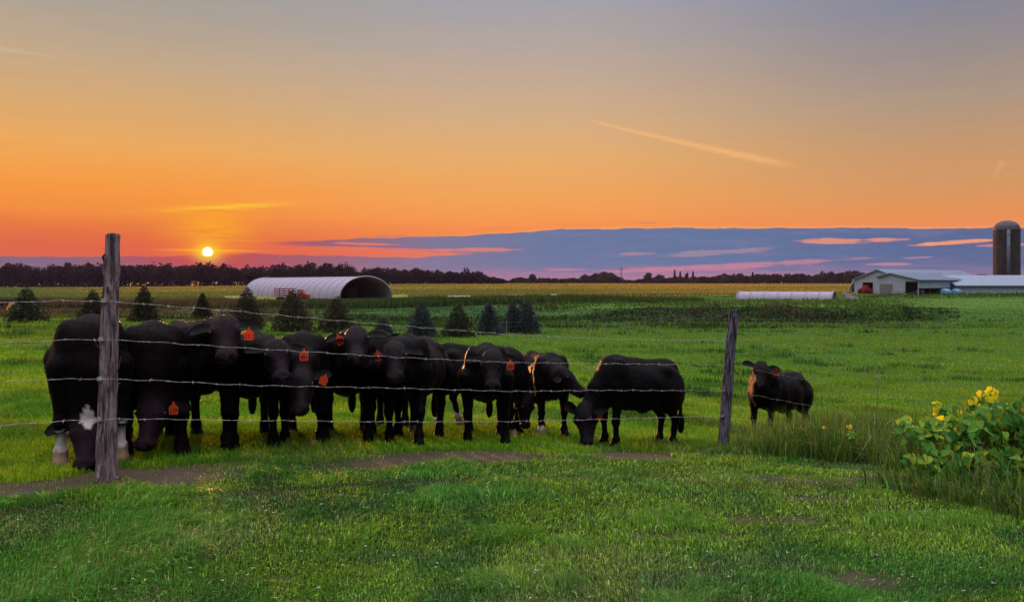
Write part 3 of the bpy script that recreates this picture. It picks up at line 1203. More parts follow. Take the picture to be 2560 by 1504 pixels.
    for w in (white or []):
        if w[0] == 'leg':
            i, zt = w[1], w[2]
            fore = x > 0 if i < 2 else x < -.2
            sdm = y > 0 if i % 2 == 0 else y < 0
            ed = zt + .04 * (vnoise(x * 22, y * 22, 4) - .5)
            ax_ = H(0, 0, 0) + np.clip((V - H(0, 0, 0)) @ d, 0, .55 * hs)[:, None] * d
            m = fore & sdm & (zz < ed) & (np.linalg.norm(V - ax_, axis=1) > .155 * hs)
            cols[m] = (.52, .47, .46)
            m2 = m & (zz < .10 + .05 * (vnoise(x * 30, y * 30, 5)))
            cols[m2] = (.26, .17, .11)
        else:
            c = H(*w[1])
            q = V - c
            uu, vv = (q @ d) / hs, (q @ Lh) / hs
            m = (np.abs(uu - .01) / (w[2] * (1.15 - vv * 2)) + np.abs(vv) / w[2] + .12 * (vnoise(uu * 25, vv * 25, 3) - .5) < 1) & ((q @ nn) > -.06 * hs)
            cols[m] = (.55, .47, .47)
    # ears
    allV, allQ, allC = [V], [Q], [cols]
    off = len(V)
    for k, yv in enumerate((1, -1)):
        b0 = H(.055, yv * .085, -.035)
        lift = ears[k]
        e = unit(Lh * yv * .95 + np.array([0, 0, 1.0]) * lift - nn * .15)
        sdv = unit(np.cross(e, nn) * yv)
        n3 = unit(np.cross(sdv, e) * yv)
        if n3 @ nn < 0:
            n3 = -n3
        ev, ef = leaf_sheet(b0, e, sdv, n3, .225 * hs, .066 * hs, .45, .016 * hs, droop=.04)
        allV.append(ev); allQ.append(ef + off); off += len(ev)
        allC.append(np.tile(np.array([.0024, .0017, .0022]), (len(ev), 1)))
    # short coat hair, lying back and down
    gh = np.random.default_rng(int(feet[0]))
    tri = V[Q]
    e1_, e2_ = tri[:, 1] - tri[:, 0], tri[:, 3] - tri[:, 0]
    nq = np.cross(e1_, e2_)
    ar = np.linalg.norm(nq, axis=1)
    nq /= ar[:, None] + 1e-12
    pick = gh.choice(len(Q), 15000, p=ar / ar.sum())
    a_, b_ = gh.random(15000)[:, None], gh.random(15000)[:, None]
    hp = tri[pick, 0] + e1_[pick] * a_ + e2_[pick] * b_
    hn = nq[pick]
    flow = np.tile(-fw * .7 + np.array([0, 0, -.8]), (15000, 1)) + gh.normal(0, .5, (15000, 3))
    flow -= hn * (flow * hn).sum(1, keepdims=True)
    flow /= np.linalg.norm(flow, axis=1, keepdims=True) + 1e-9
    sd_ = np.cross(hn, flow)
    hl = gh.uniform(.010, .026, 15000)[:, None] * s
    tip = hp + (flow * .85 + hn * gh.uniform(.15, .7, (15000, 1))) * hl
    hv = np.stack([hp - sd_ * .0022, hp + sd_ * .0022, tip], 1)
    hc = cols[Q[pick, 0]] * gh.uniform(.8, 2.2, (15000, 1))
    wt = cols[Q[pick, 0]][:, 0] > .1
    hv[wt] = hp[wt][:, None, :] + (hv[wt] - hp[wt][:, None, :]) * .12
    nb = sum(len(q) for q in allV)
    allV.append(hv.reshape(-1, 3))
    allC.append(np.repeat(hc, 3, 0))
    hairf = nb + np.arange(45000).reshape(-1, 3)
    me = np_mesh('body', np.concatenate(allV), [np.concatenate(allQ), hairf], np.concatenate(allC), smooth=True)
    root = empty('cow', tuple(org), label, 'cow', group)
    link('body', me, HIDE, root, False)
    for yv in (-1, 1):
        mb = bpy.data.meshes.new('eye')
        import bmesh
        bm = bmesh.new()
        bmesh.ops.create_icosphere(bm, subdivisions=2, radius=.021 * hs)
        bm.to_mesh(mb)
        bm.free()
        o = link('eye', mb, EYE_M, root, False)
        o.location = Vector(H(.17, yv * .113, .012))
    if tagpos:
        tY = Yp - .07
        c = np.array(W(tagpos[0], tagpos[1], tY)) - org
        # five-sided tag with a narrow neck, hung face-on
        k = 1.0
        out = [(-.040, -.058), (.040, -.058), (.043, .010), (.012, .040), (.007, .062), (-.007, .062), (-.012, .040), (-.043, .010)]
        ang = hfr
        tx = np.array([math.cos(ang * .6), math.sin(ang * .6), 0])
        ct, stt = math.cos(tag_tilt), math.sin(tag_tilt)
        ux = tx * ct + np.array([0, 0, 1]) * stt
        uz = -tx * stt + np.array([0, 0, 1]) * ct
        un = np.cross(ux, uz)
        T = MB()
        m = len(out)
        vs = [tuple(ux * p * k + uz * q * k + un * dn) for dn in (.0012, -.0012) for (p, q) in out]
        fs = [tuple(range(m)), tuple(reversed(range(m, 2 * m)))] + [(i, i + m, (i + 1) % m + m, (i + 1) % m) for i in range(m)]
        T.add(vs, fs)
        o = T.build('ear_tag', TAG_M, root, local=True)
        o.location = c
        if number:
            nm = number_mesh(number, .042)
            co = np.empty(len(nm.vertices) * 3)
            nm.vertices.foreach_get('co', co)
            co = co.reshape(-1, 3)
            co2 = co[:, :1] * ux + (co[:, 1:2] * 1.35 - .026) * uz + (co[:, 2:] + .0018) * un
            nm.vertices.foreach_set('co', co2.ravel())
            q = link('number', nm, NUM_M, o, False)
    return root


COWS = [
    dict(label='black white-legged steer with white forehead patch, grazing behind the thick near post',
         feet=(228, 1160), a=30, s=1.10, poll=(218, 1040, .02), nose=(212, 1168), hf=20, white=[('leg', 0, .33), ('leg', 1, .30), ('leg', 3, .50), ('leg', 2, .4), ('face', (.10, .02, .05), .070)],
         ears=(.05, -.02), step=(.02, .0, .1, -.05), spread=.06),
    dict(label='black steer beside the thick post, head at its knees, orange tag beside its face',
         feet=(384, 1143), a=27, s=1.06, poll=(388, 992, .06), nose=(356, 1120), hf=10, tagpos=(434, 1020), number='117',
         ears=(-.10, -.1), spread=.06),
    dict(label='tallest black steer, head raised highest of the herd, facing the camera under the sun',
         feet=(513, 1131), a=36, s=1.07, poll=(563, 800, .34), nose=(564, 894), hf=12, tagpos=(622, 834), number='111',
         ears=(-.02, .02), spread=.04),
    dict(label='black steer with orange tag 451 hanging at the wire, above the lowest-hung head',
         feet=(634, 1122), a=22, s=.99, poll=(690, 858, .36), nose=(706, 946), hf=20, tagpos=(760, 886), number='451',
         ears=(-.05, .18), spread=.04),
    dict(label='black steer with low-hung head between two neighbours, small tilted tag at its ear',
         feet=(757, 1114), a=12, s=1.0, poll=(753, 932, .42), nose=(748, 1028), hf=2, tagpos=(810, 948), tag_tilt=-.35,
         ears=(.22, -.1), spread=.03),
    dict(label='black steer facing forward, tilted orange tag 107 in its ear at the left',
         feet=(866, 1109), a=12, s=1.02, poll=(890, 826, .40), nose=(892, 896), hf=4, tagpos=(849, 848), number='107', tag_tilt=.45,
         ears=(.05, .05), step=(.0, .08, .0, .0), spread=.07),
    dict(label='black steer half hidden behind the steer tagged 107, only an ear and forehead clear',
         feet=(962, 1092), a=4, s=1.0, poll=(948, 834, .34), nose=(955, 925), hf=6, ears=(-.05, .02)),
    dict(label='black steer stepping forward, orange tag 445 below its ear at the left',
         feet=(1012, 1112), a=-6, s=1.02, poll=(984, 864, .40), nose=(988, 946), hf=4, tagpos=(945, 888), number='445', tag_tilt=.15,
         ears=(-.02, .0), step=(.14, -.06, .12, -.1), spread=.03, white=[('leg', 3, .12)]),
    dict(label='black steer side-on behind the line, one white hind foot, grazing to the right',
         feet=(1286, 1088), a=62, s=.98, poll=(1320, 990, .05), nose=(1316, 1076), hf=35, ears=(.1, .0), white=[('leg', 2, .2), ('leg', 3, .2), ('leg', 1, .12)],
         step=(-.05, .05, .08, -.08), head_s=.88, behind=True),
    dict(label='black steer tagged 105, sun-lit orange edge on its shoulder, facing the camera',
         feet=(1216, 1111), a=3, s=1.0, poll=(1230, 882, .42), nose=(1232, 970), hf=3, tagpos=(1276, 911), number='105',
         ears=(-.05, .05), spread=.07),
    dict(label='black steer turning its head right in profile, beside the lone side-on grazer',
         feet=(1382, 1092), a=16, s=.95, poll=(1402, 922, .42), nose=(1467, 984), hf=72, ears=(.1, -.3), white=[('leg', 1, .16)], spread=.02, head_s=1.0, behind=True),
    dict(label='large black steer alone in full side view, grazing head-down to the left',
         feet=(1524, 1117), a=-62, s=.98, poll=(1456, 1015, .12), nose=(1462, 1117), hf=-40, tagpos=(1498, 1038), tag_tilt=.0,
         ears=(-.1, .75), step=(.02, -.03, .03, -.03), tail_side=.05, ln=.86, head_s=1.08, behind=True),
    dict(label='black steer standing apart in tall grass right of the thin dark post',
         feet=(1905, 1098), a=-46, s=.96, poll=(1903, 908, .44), nose=(1898, 964), hf=-8, tagpos=(1941, 930), ears=(.1, .22), ln=1.15, behind=True),
]
print('cow: foot Y, poll Y, fence Y')
for kw in COWS:
    cow(**kw)
# ------------------------------------------------------------------ near fence
def wood_mat(name, c1, c2, c3):
    m, n, out = mat_new(name)
    mp = n.n.new('ShaderNodeMapping')
    mp.inputs['Scale'].default_value = (1, 1, .09)
    n.put(mp.inputs[0], coord(n))
    gr = n.noise(mp.outputs[0], 42.0, 7.0, .7, .6)
    bl = n.noise(coord(n), 5.0, 4.0, .6)
    col = n.mix(n.ss(gr, .38, .62), c1 + (1,), c2 + (1,))
    col = n.mix(n.ss(bl, .5, .7, 0, .7), col, c3 + (1,))
    b = principled(n, Base_Color=col, Roughness=.85)
    b.inputs['Specular IOR Level'].default_value = .15
    n.put(b.inputs['Normal'], bump(n, gr, 1.0, .012))
    n.put(out.inputs[0], b.outputs[0])
    return m


BARK = wood_mat('weathered_cedar', (.33, .25, .27), (.040, .024, .028), (.17, .095, .10))
BARK2 = wood_mat('old_dark_post', (.20, .185, .235), (.022, .018, .024), (.035, .028, .036))
WIRE_D = simple_mat('dark_wire', (.30, .26, .26), (.14, .11, .10), 60, .6, 0, 0)  # darker wire for the right-hand run and the far fence
WIRE = simple_mat('galvanised_wire', (.52, .48, .52), (.28, .25, .26), 60, .4, .2, 0, spec=.6)


def rough_post(path, radii, seed, knots=()):
    """irregular log through the points of path"""
    nr, ns = 120, 44
    P = np.array(path, float)
    t = np.linspace(0, 1, len(P))
    tt = np.linspace(0, 1, nr)
    C3 = np.stack([np.interp(tt, t, P[:, i]) for i in range(3)], -1)
    Rr = np.interp(tt, np.linspace(0, 1, len(radii)), radii)
    th = np.linspace(0, 2 * np.pi, ns, endpoint=False)
    T, A = np.meshgrid(tt, th, indexing='ij')
    groove = fbm(np.cos(A) * 3.2 + 7 + T * 2.5, np.sin(A) * 3.2 + 9 + T * 1.3, seed, 4) - .5
    lump = fbm(np.cos(A) * 1.1 + 3, np.sin(A) * 1.1 + T * 7 + 3, seed + 5, 2) - .5
    fl = fbm(A * 6 + T * 3, T * 9 + 2, seed + 9, 3) - .5
    rr = Rr[:, None] * (1 + .42 * groove + .30 * lump + .16 * np.abs(fl))
    for (kt, ka, kr, kh) in knots:
        da = np.angle(np.exp(1j * (A - ka)))
        rr = rr + kh * np.exp(-((T - kt) / kr) ** 2 - (da / .45) ** 2)
    V = np.stack([C3[:, None, 0] + rr * np.cos(A), C3[:, None, 1] + rr * np.sin(A), np.broadcast_to(C3[:, None, 2], rr.shape)], -1)
    V[-1, :, 2] += .012 * np.cos(th * 1.0 + 1)
    V = V.reshape(-1, 3)
    f = []
    i = np.arange(nr - 1)[:, None] * ns
    k = np.arange(ns)[None]
    k2 = (k + 1) % ns
    q = np.stack([i + k, i + k2, i + ns + k2, i + ns + k], -1).reshape(-1, 4)
    top = np.array([[(nr - 1) * ns + j for j in range(ns)]])
    V = np.concatenate([V])
    return np_mesh('post', V, [q, top], None, smooth=False)


def build_fence():
    x1, y1 = -3.27, 6.3
    root = empty('barbed_wire_fence', (x1, y1, gzf(x1, y1)), 'four strand barbed wire fence on two leaning wooden posts before the cattle', 'fence')
    # near post
    b = [W(265, 1206, 6.3), W(266, 1100, 6.3), W(269, 980, 6.3), W(271, 860, 6.3), W(276, 750, 6.3), W(280, 660, 6.3), W(282, 587, 6.3)]
    me = rough_post([tuple(p) for p in b], [.078, .072, .070, .066, .063, .055, .054, .053], 5,
                    knots=((.55, 3.0, .02, .02), (.36, 5.2, .02, .018), (.86, 3.3, .03, .022), (.18, 4.4, .03, .012), (.72, 4.9, .015, .012)))
    p1 = link('post', me, BARK, root)
    p1['label'] = 'thick pale weathered post with branch stubs'
    mb = MB()
    mb.tube([W(262, 690, 6.27), W(258, 670, 6.25), W(262, 650, 6.24)], [.014, .010, .006], 7)
    mb.build('branch_stub', BARK, p1)
    mb = MB()
    mb.tube([W(262, 655, 6.27), W(257, 642, 6.24), W(262, 636, 6.22), W(266, 634, 6.2)], [.012, .010, .008, .004], 7)
    mb.build('branch_stub', BARK, p1)
    mb = MB()
    mb.tube([W(254, 878, 6.26), W(247, 868, 6.22), W(238, 859, 6.2)], [.008, .005, .003], 6)
    mb.build('branch_stub', BARK, p1)
    mb = MB()
    mb.tube([W(288, 938, 6.25), W(297, 915, 6.22), W(302, 893, 6.2)], [.008, .006, .003], 6)
    mb.build('branch_stub', BARK, p1)
    mb = MB()
    mb.tube([W(288, 962, 6.25), W(300, 957, 6.2)], [.007, .003], 6)
    mb.build('branch_stub', BARK, p1)
    mb = MB()
    mb.tube([W(243, 1204, 6.15), W(246, 1180, 6.2), W(250, 1160, 6.24)], [.010, .012, .006], 6)
    mb.build('bark_splinter', BARK, p1)
    mb = MB()
    mb.tube([W(296, 1196, 6.15), W(290, 1188, 6.2)], [.010, .004], 6)
    mb.build('bark_splinter', BARK, p1)
    # far post
    b = [W(1809, 1108, 10.1), W(1813, 1040, 10.1), W(1819, 960, 10.1), W(1827, 860, 10.1), W(1834, 790, 10.1), W(1836, 774, 10.1)]
    me = rough_post([tuple(p) for p in b], [.072, .070, .068, .064, .060, .060, .058], 12)
    p2 = link('post', me, BARK2, root)
    p2['label'] = 'thinner dark post leaning to the right'
    # staples
    for px, py, Y, par in ((1817, 851, 10.03, p2), (1813, 912, 10.03, p2), (1811, 976, 10.03, p2), (1808, 1039, 10.03, p2),
                           (262, 751, 6.24, p1), (255, 847, 6.24, p1), (252, 946, 6.24, p1), (250, 1047, 6.24, p1)):
        mb = MB()
        c = W(px, py, Y)
        mb.box(c, (.035, .05, .03))
        mb.build('staple', WIRE if par is p1 else BARK2, par)
    strands = [
        [(-420, 800), (-100, 760), (0, 757), (120, 752), (262, 751), (420, 765), (560, 775), (900, 806), (1300, 838), (1560, 848), (1817, 851)],
        [(-420, 885), (-100, 862), (0, 857), (160, 849), (255, 847), (420, 857), (600, 869), (1000, 893), (1280, 906), (1560, 909), (1813, 912)],
        [(-420, 985), (-100, 960), (0, 955), (130, 947), (252, 946), (420, 952), (600, 962), (1000, 970), (1290, 978), (1500, 975), (1811, 976)],
        [(-420, 1110), (-100, 1072), (0, 1064), (120, 1054), (250, 1047), (420, 1047), (600, 1050), (1000, 1054), (1280, 1053), (1560, 1046), (1808, 1039)]]
    right = [
        [(1845, 853), (1900, 864), (2140, 914), (2310, 949), (2430, 968), (2620, 1005), (3000, 1075)],
        [(1842, 915), (1950, 936), (2055, 958), (2250, 990), (2450, 1030), (2620, 1062), (3000, 1140)],
        [(1840, 978), (1950, 1000), (2050, 1018), (2300, 1060), (2620, 1120), (3000, 1200)],
        [(1838, 1041), (1905, 1052), (2100, 1090), (2300, 1125), (2620, 1180), (3000, 1260)]]
    rng = random.Random(3)

    def run(pts, side):
        q = []
        for px, py in pts:
            k = (px - 1280) / F
            if side == 0:
                Y = (6.3 + 3.27 * .62) / (1 - .62 * k) - .09
            else:
                Y = (10.1 - 2.86 * .27) / (1 - .27 * k) - .09
            q.append(W(px, py, Y))
        # resample
        out = []
        for a, b in zip(q[:-1], q[1:]):
            m = max(2, int((b - a).length / .045))
            for i in range(m):
                out.append(a.lerp(b, i / m))
        out.append(q[-1])
        # relax the corners
        for _ in range(12):
            for i in range(1, len(out) - 1):
                out[i] = (out[i - 1] + out[i] * 2 + out[i + 1]) / 4
        return [p + Vector((0, 0, .004 * math.sin(i * .9 + rng.random()) + rng.uniform(-.0015, .0015))) for i, p in enumerate(out)]

    for si, (A, B) in enumerate(zip(strands, right)):
        for side, pts in ((0, A), (1, B)):
            P = run(pts, side)
            mb = MB()
            for ph in (0, math.pi):
                mb.tube([p + Vector((0, math.cos(i * 1.2 + ph), math.sin(i * 1.2 + ph))) * .0014 for i, p in enumerate(P)], .00095, 4, False)
            bb = mb
            i = rng.randint(0, 3)
            while i < len(P) - 1:
                p = P[i]
                d = (P[i + 1] - p).normalized()
                for j in range(2):
                    v = Vector((rng.uniform(-.5, .5), rng.uniform(-1, 1), rng.uniform(-1, 1))).normalized() * .02
                    bb.tube([p - v + d * .004 * j, p + d * .004 * j, p + v + d * .004 * j], [.0006, .0016, .0006], 4, False)
                bb.tube([p - d * .007, p + d * .007], .0030, 5)
                i += 4 if rng.random() < .8 else 3
            mb.build('wire', WIRE if side == 0 else WIRE_D, root)


build_fence()


# ------------------------------------------------------------------ leafy weeds at the right
def heart_leaves(name, pts, nrm, size, cols, g, parent, mat, tipdown=True):
    """heart-shaped folded leaves, vectorised"""
    prof = [(0, 0), (.45, -.14), (.78, .10), (.80, .38), (.52, .72), (0, 1.12)]
    n = len(pts)
    up = np.tile(np.array([0, 0, -1.0]), (n, 1)) + g.normal(0, .45, (n, 3))
    nrm = nrm / np.linalg.norm(nrm, axis=1, keepdims=True)
    t = up - nrm * (up * nrm).sum(1, keepdims=True)
    t /= np.linalg.norm(t, axis=1, keepdims=True)
    s = np.cross(nrm, t)
    V, Fq = [], []
    fold = g.uniform(.1, .45, n)
    curl = g.uniform(-.1, .35, n)
    rows = []
    for (a, b) in prof:
        for sg in ((1, -1) if a > 0 else (1,)):
            w = g.uniform(.88, 1.12, n)
            p = pts + (s * (sg * a * w * .55)[:, None] + t * (b - .2) + nrm * (a * fold * .5 - curl * b * b * .5)[:, None]) * size[:, None]
            rows.append(p)
    A = np.stack(rows, 1)         # verts: 0, 1R 1L, 2R 2L, 3R 3L, 4R 4L, 5
    base = np.arange(n)[:, None] * 10
    tris = [(0, 1, 3), (0, 4, 2)]
    quads = [(0, 3, 5, 9), (0, 9, 6, 4), (5, 7, 9, 9), (6, 9, 9, 8)]
    fq = [base + np.array(q) for q in [(0, 3, 5, 7), (0, 8, 6, 4)]]
    ft = [base + np.array(q) for q in [(0, 1, 3), (0, 4, 2), (0, 7, 9), (0, 9, 8)]]
    cc = np.repeat(cols[:, None, :], 10, 1) * 1.0
    me = np_mesh(name, A.reshape(-1, 3), [np.concatenate(fq), np.concatenate(ft)], cc.reshape(-1, 3))
    return link(name, me, mat, parent)


LEAF = leaf_mat('broad_leaf', .35, .6, .15)
LEAFY = leaf_mat('backlit_yellow_leaf', .6, .5, .2, 1.3)  # leaf copy for leaves whose backlight is painted in as yellow
STEM = simple_mat('green_stem', (.07, .12, .03), (.10, .08, .04))


def vine(label, spec, yel, seed):
    g = np.random.default_rng(seed)
    x0, y0 = foot(*spec[0][:2]) if spec[0][2] is None else (0, 0)
    root = empty('leafy_weed', (x0, y0, gzf(x0, y0)), label, 'plant', 'broad-leaved weeds by the fence')
    P, S, Cc, stems = [], [], [], MB()
    for (px, py, Y, rx, ry, rz, cnt, sz) in spec[1:]:
        c = np.array(W(px, py, Y))
        d = g.normal(0, 1, (cnt, 3))
        d /= np.linalg.norm(d, axis=1, keepdims=True)
        p = c + d * (g.random((cnt, 1)) ** .45) * np.array([rx, ry, rz])
        P.append(p)
        S.append(g.uniform(.55, 1.15, cnt) * sz)
        tp_ = sstep(p[:, 2], c[2] - rz * .3, c[2] + rz)
        cc = mixv(np.broadcast_to(np.array([.045, .19, .03]), (cnt, 3)), np.array([.20, .38, .045]), g.random(cnt) ** 2)
        cc = mixv(cc, np.array([.34, .42, .03]), (g.random(cnt) < .25) * .7)
        Cc.append(cc * g.uniform(.6, 1.3, (cnt, 1)))
        for i in range(max(2, cnt // 7)):
            q = p[i]
            bx = c[0] + (q[0] - c[0]) * .5
            by = c[1] + (q[1] - c[1]) * .5
            gb = gzf(bx, by)
            if q[2] > gb + .03:
                m = Vector(((bx + q[0]) / 2, (by + q[1]) / 2, gb + (q[2] - gb) * .6))
                stems.tube([(bx, by, gb), m, tuple(q)], [.005, .004, .0025], 5)
    P = np.concatenate(P)
    zg = gz(P[:, 0], P[:, 1])
    P[:, 2] = np.maximum(P[:, 2], zg + .03)
    n = len(P)
    nr = np.stack([g.normal(-.1, .6, n), g.normal(-.7, .5, n), np.abs(g.normal(.75, .4, n))], -1)
    heart_leaves('foliage', P, nr, np.concatenate(S), np.concatenate(Cc), g, root, LEAF)
    stems.build('stems', STEM, root)
    if yel:
        P, S = [], []
        for (px, py, Y, r, cnt, sz) in yel:
            c = np.array(W(px, py, Y))
            P.append(c + g.normal(0, r * .8, (cnt, 3)) * np.array([1, .6, .7]))
            S.append(g.uniform(.4, .8, cnt) * sz)
        P = np.concatenate(P)
        n = len(P)
        nr = np.stack([g.normal(0, .6, n), g.normal(-.9, .3, n), g.normal(.1, .4, n)], -1)
        cc = mixv(np.broadcast_to(np.array([.58, .50, .02]), (n, 3)), np.array([.36, .50, .04]), g.random(n)) * g.uniform(.75, 1.1, (n, 1))
        o = heart_leaves('backlit_yellow_leaves', P, nr, np.concatenate(S), cc, g, root, LEAFY)
        o['label'] = 'leaves painted yellow as if lit through from behind'


def build_weeds():
    vine('large leafy weed with backlit-yellow leaves at its top, at the right edge of the lawn',
         [(2450, 1235, None), (2310, 1080, 7.0, .24, .3, .16, 150, .07), (2420, 1080, 7.0, .30, .3, .18, 260, .072), (2510, 1060, 6.9, .30, .3, .22, 270, .072),
          (2600, 1060, 6.8, .3, .3, .28, 270, .074), (2340, 1160, 6.75, .30, .2, .12, 110, .08), (2420, 1205, 6.6, .32, .2, .10, 120, .085), (2560, 1225, 6.5, .32, .2, .12, 130, .09), (2480, 1160, 6.7, .35, .25, .16, 160, .09), (2590, 1160, 6.6, .3, .25, .2, 160, .09),
          (2450, 1010, 7.4, .16, .12, .12, 34, .07), (2360, 1035, 7.2, .14, .10, .10, 26, .07)],
         [(2453, 982, 7.35, .035, 6, .085), (2478, 982, 7.4, .03, 5, .085), (2432, 1000, 7.3, .03, 4, .08), (2470, 1005, 7.3, .06, 9, .085), (2338, 1005, 7.1, .025, 4, .07), (2340, 1030, 7.1, .03, 3, .08),
          (2395, 1024, 7.2, .03, 3, .06), (2500, 1009, 7.3, .04, 3, .05), (2343, 1065, 7.0, .03, 5, .075), (2355, 1045, 7.0, .05, 4, .07), (2397, 1118, 6.6, .005, 1, .06), (2411, 1130, 6.55, .004, 1, .09)],
         31)
    vine('small weed with a few backlit-yellow leaves left of the large leafy weed',
         [(2290, 1150, None), (2295, 1085, 7.2, .10, .12, .07, 14, .075)],
         [(2265, 1050, 7.15, .035, 7, .055), (2290, 1064, 7.1, .02, 3, .05), (2258, 1071, 7.1, .012, 2, .045)], 33)
    vine('low backlit orange-yellow leaved weed in the tall grass right of the lone steer',
         [(2120, 1120, None), (2125, 1085, 9.2, .12, .12, .05, 12, .06)],
         [(2122, 1064, 9.1, .025, 5, .05), (2058, 1065, 9.2, .014, 3, .05), (2114, 1046, 9.1, .006, 1, .05)], 34)
    # tall thin weed with a seed head
    x, y = foot(2192, 1120)
    root = empty('tall_weed', (x, y, gzf(x, y)), 'single tall thin weed stalk with pale seed head, right of the lone steer', 'plant')
    mb = MB()
    mb.tube([(x, y, gzf(x, y) - .02), W(2191, 1040, y), W(2195, 985, y), W(2198, 945, y)], [.007, .006, .004, .003], 6)
    mb.tube([W(2196, 970, y), W(2188, 955, y)], [.003, .002], 5)
    mb.tube([W(2196, 965, y), W(2207, 942, y)], [.003, .002], 5)
    mb.tube([W(2192, 1042, y), W(2165, 1036, y), W(2140, 1052, y)], [.004, .003, .002], 5)
    mb.tube([W(2192, 1040, y), W(2210, 1038, y)], [.003, .002], 5)
    mb.build('stem', STEM, root)
    hd = MB()
    for i in range(9):
        c = W(2198 + random.uniform(-8, 10), 943 + random.uniform(-5, 5), y)
        hd.tube([c - Vector((0, 0, .012)), c, c + Vector((0, 0, .012))], [.003, .010, .003], 6)
    hd.build('seed_head', simple_mat('seed_head', (.45, .42, .30), (.3, .3, .15)), root)


build_weeds()
# ------------------------------------------------------------------ foliage cards
def cards(P, size, cols, g, aspect=.6, axis=None, spread=1.0):
    n = len(P)
    a = g.normal(0, 1, (n, 3)) if axis is None else axis + g.normal(0, spread, (n, 3))
    a /= np.linalg.norm(a, axis=1, keepdims=True)
    b = np.cross(a, g.normal(0, 1, (n, 3)))
    b /= np.linalg.norm(b, axis=1, keepdims=True) + 1e-9
    s = size[:, None]
    V = np.stack([P - a * s * .5, P - b * s * .5 * aspect + a * s * .05, P + a * s * .5, P + b * s * .5 * aspect + a * s * .05], 1)
    q = np.arange(n)[:, None] * 4 + np.arange(4)
    return V.reshape(-1, 3), q, np.repeat(cols, 4, 0)


FOL = leaf_mat('distant_foliage', .2, .7, .1)
TRUNK = simple_mat('tree_bark', (.06, .045, .035), (.03, .025, .02), 8, .9, 0, .4)


def spruce_meshes(h, r, blue, seed):
    g = np.random.default_rng(seed)
    n = int(4200 * max(.5, h / 2.6))
    ntier = max(6, int(h / .2))
    t = 1 - np.sqrt(g.random(n))            # more near the base
    t = t * .97
    tier = np.floor(t * ntier) / ntier
    frac = t * ntier - np.floor(t * ntier)
    az0 = g.random(n) * 2 * np.pi
    nb = 13
    ba = np.round(az0 / (2 * np.pi) * nb + tier * 31.7) / nb * 2 * np.pi
    az = ba + g.normal(0, .13, n)
    blen = r * (1 - t) ** .84 * (.70 + .55 * vnoise(tier * 37, ba * 3, seed)) + .03
    rad = blen * (1 - .85 * g.random(n) ** 1.7)
    z = t * h + .10 * rad - .22 * rad * rad / max(r, .1) + .02 + frac * .01
    P = np.stack([rad * np.cos(az), rad * np.sin(az), z + .02], -1)
    axis = np.stack([np.cos(az), np.sin(az), np.full(n, .12)], -1)
    base = np.array([.045, .065, .078]) if blue == 1 else (np.array([.035, .050, .030]) if blue == 0 else np.array([.042, .044, .030]))
    c = base * g.uniform(.55, 1.5, (n, 1)) * 1.1
    V, q, cc = cards(P, g.uniform(.12, .24, n) * (.6 + .4 * min(1, h / 2.6)), c, g, .42, axis, .35)
    me = np_mesh('crown', V, [q], cc)
    tb = MB()
    tb.tube([(0, 0, -.15), (0, 0, h * .5), (0, 0, h * 1.03)], [.05 * h / 2.6 + .015, .03, .008], 7)
    return me, tb.mesh('trunk')


def spruce(px, top, base, hw, blue, label, seed, Y=None):
    x, y = foot(px, base, 30, 90) if Y is None else ((px - 1280) / F * Y, Y)
    z = gzf(x, y)
    h = (base - top) / F * y
    r = hw * 1.22 / F * y
    a, b = spruce_meshes(h, r, blue, seed)
    root = empty('spruce_tree', (x, y, z), label, 'tree', 'small spruces beyond the pasture')
    link('crown', a, FOL, root, False)
    link('trunk', b, TRUNK, root, False)


SPR = [(66, 716, 806, 43, 0, 'broad dark spruce nearest the left edge of the photo'),
       (232, 722, 800, 30, 2, 'brownish spruce just left of the near wooden post'),
       (360, 712, 806, 33, 2, 'dark spruce to the right of the near wooden post'),
       (506, 730, 800, 22, 2, 'thin young spruce directly below the sun'),
       (618, 716, 815, 40, 2, 'spruce before the left end of the large hoop shed'),
       (732, 722, 830, 48, 2, 'spruce partly covering the red truck'),
       (842, 738, 832, 45, 2, 'spruce before the open arch of the large hoop shed'),
       (958, 790, 838, 26, 1, 'smallest bluish spruce, behind the raised heads of the herd'),
       (1054, 750, 842, 36, 1, 'bluish spruce first to the right of the smallest one'),
       (1146, 757, 842, 38, 0, 'greenish brown spruce between two blue spruces'),
       (1222, 752, 836, 29, 1, 'slim bluish spruce left of the tallest pair'),
       (1282, 752, 832, 26, 1, 'shorter bluish spruce touching the tallest one'),
       (1314, 741, 832, 36, 1, 'tallest blue spruce, rightmost of the row')]
for i, (px, t, b, hw, bl, lab) in enumerate(SPR):
    spruce(px, t, b, hw, bl, lab, 100 + i)


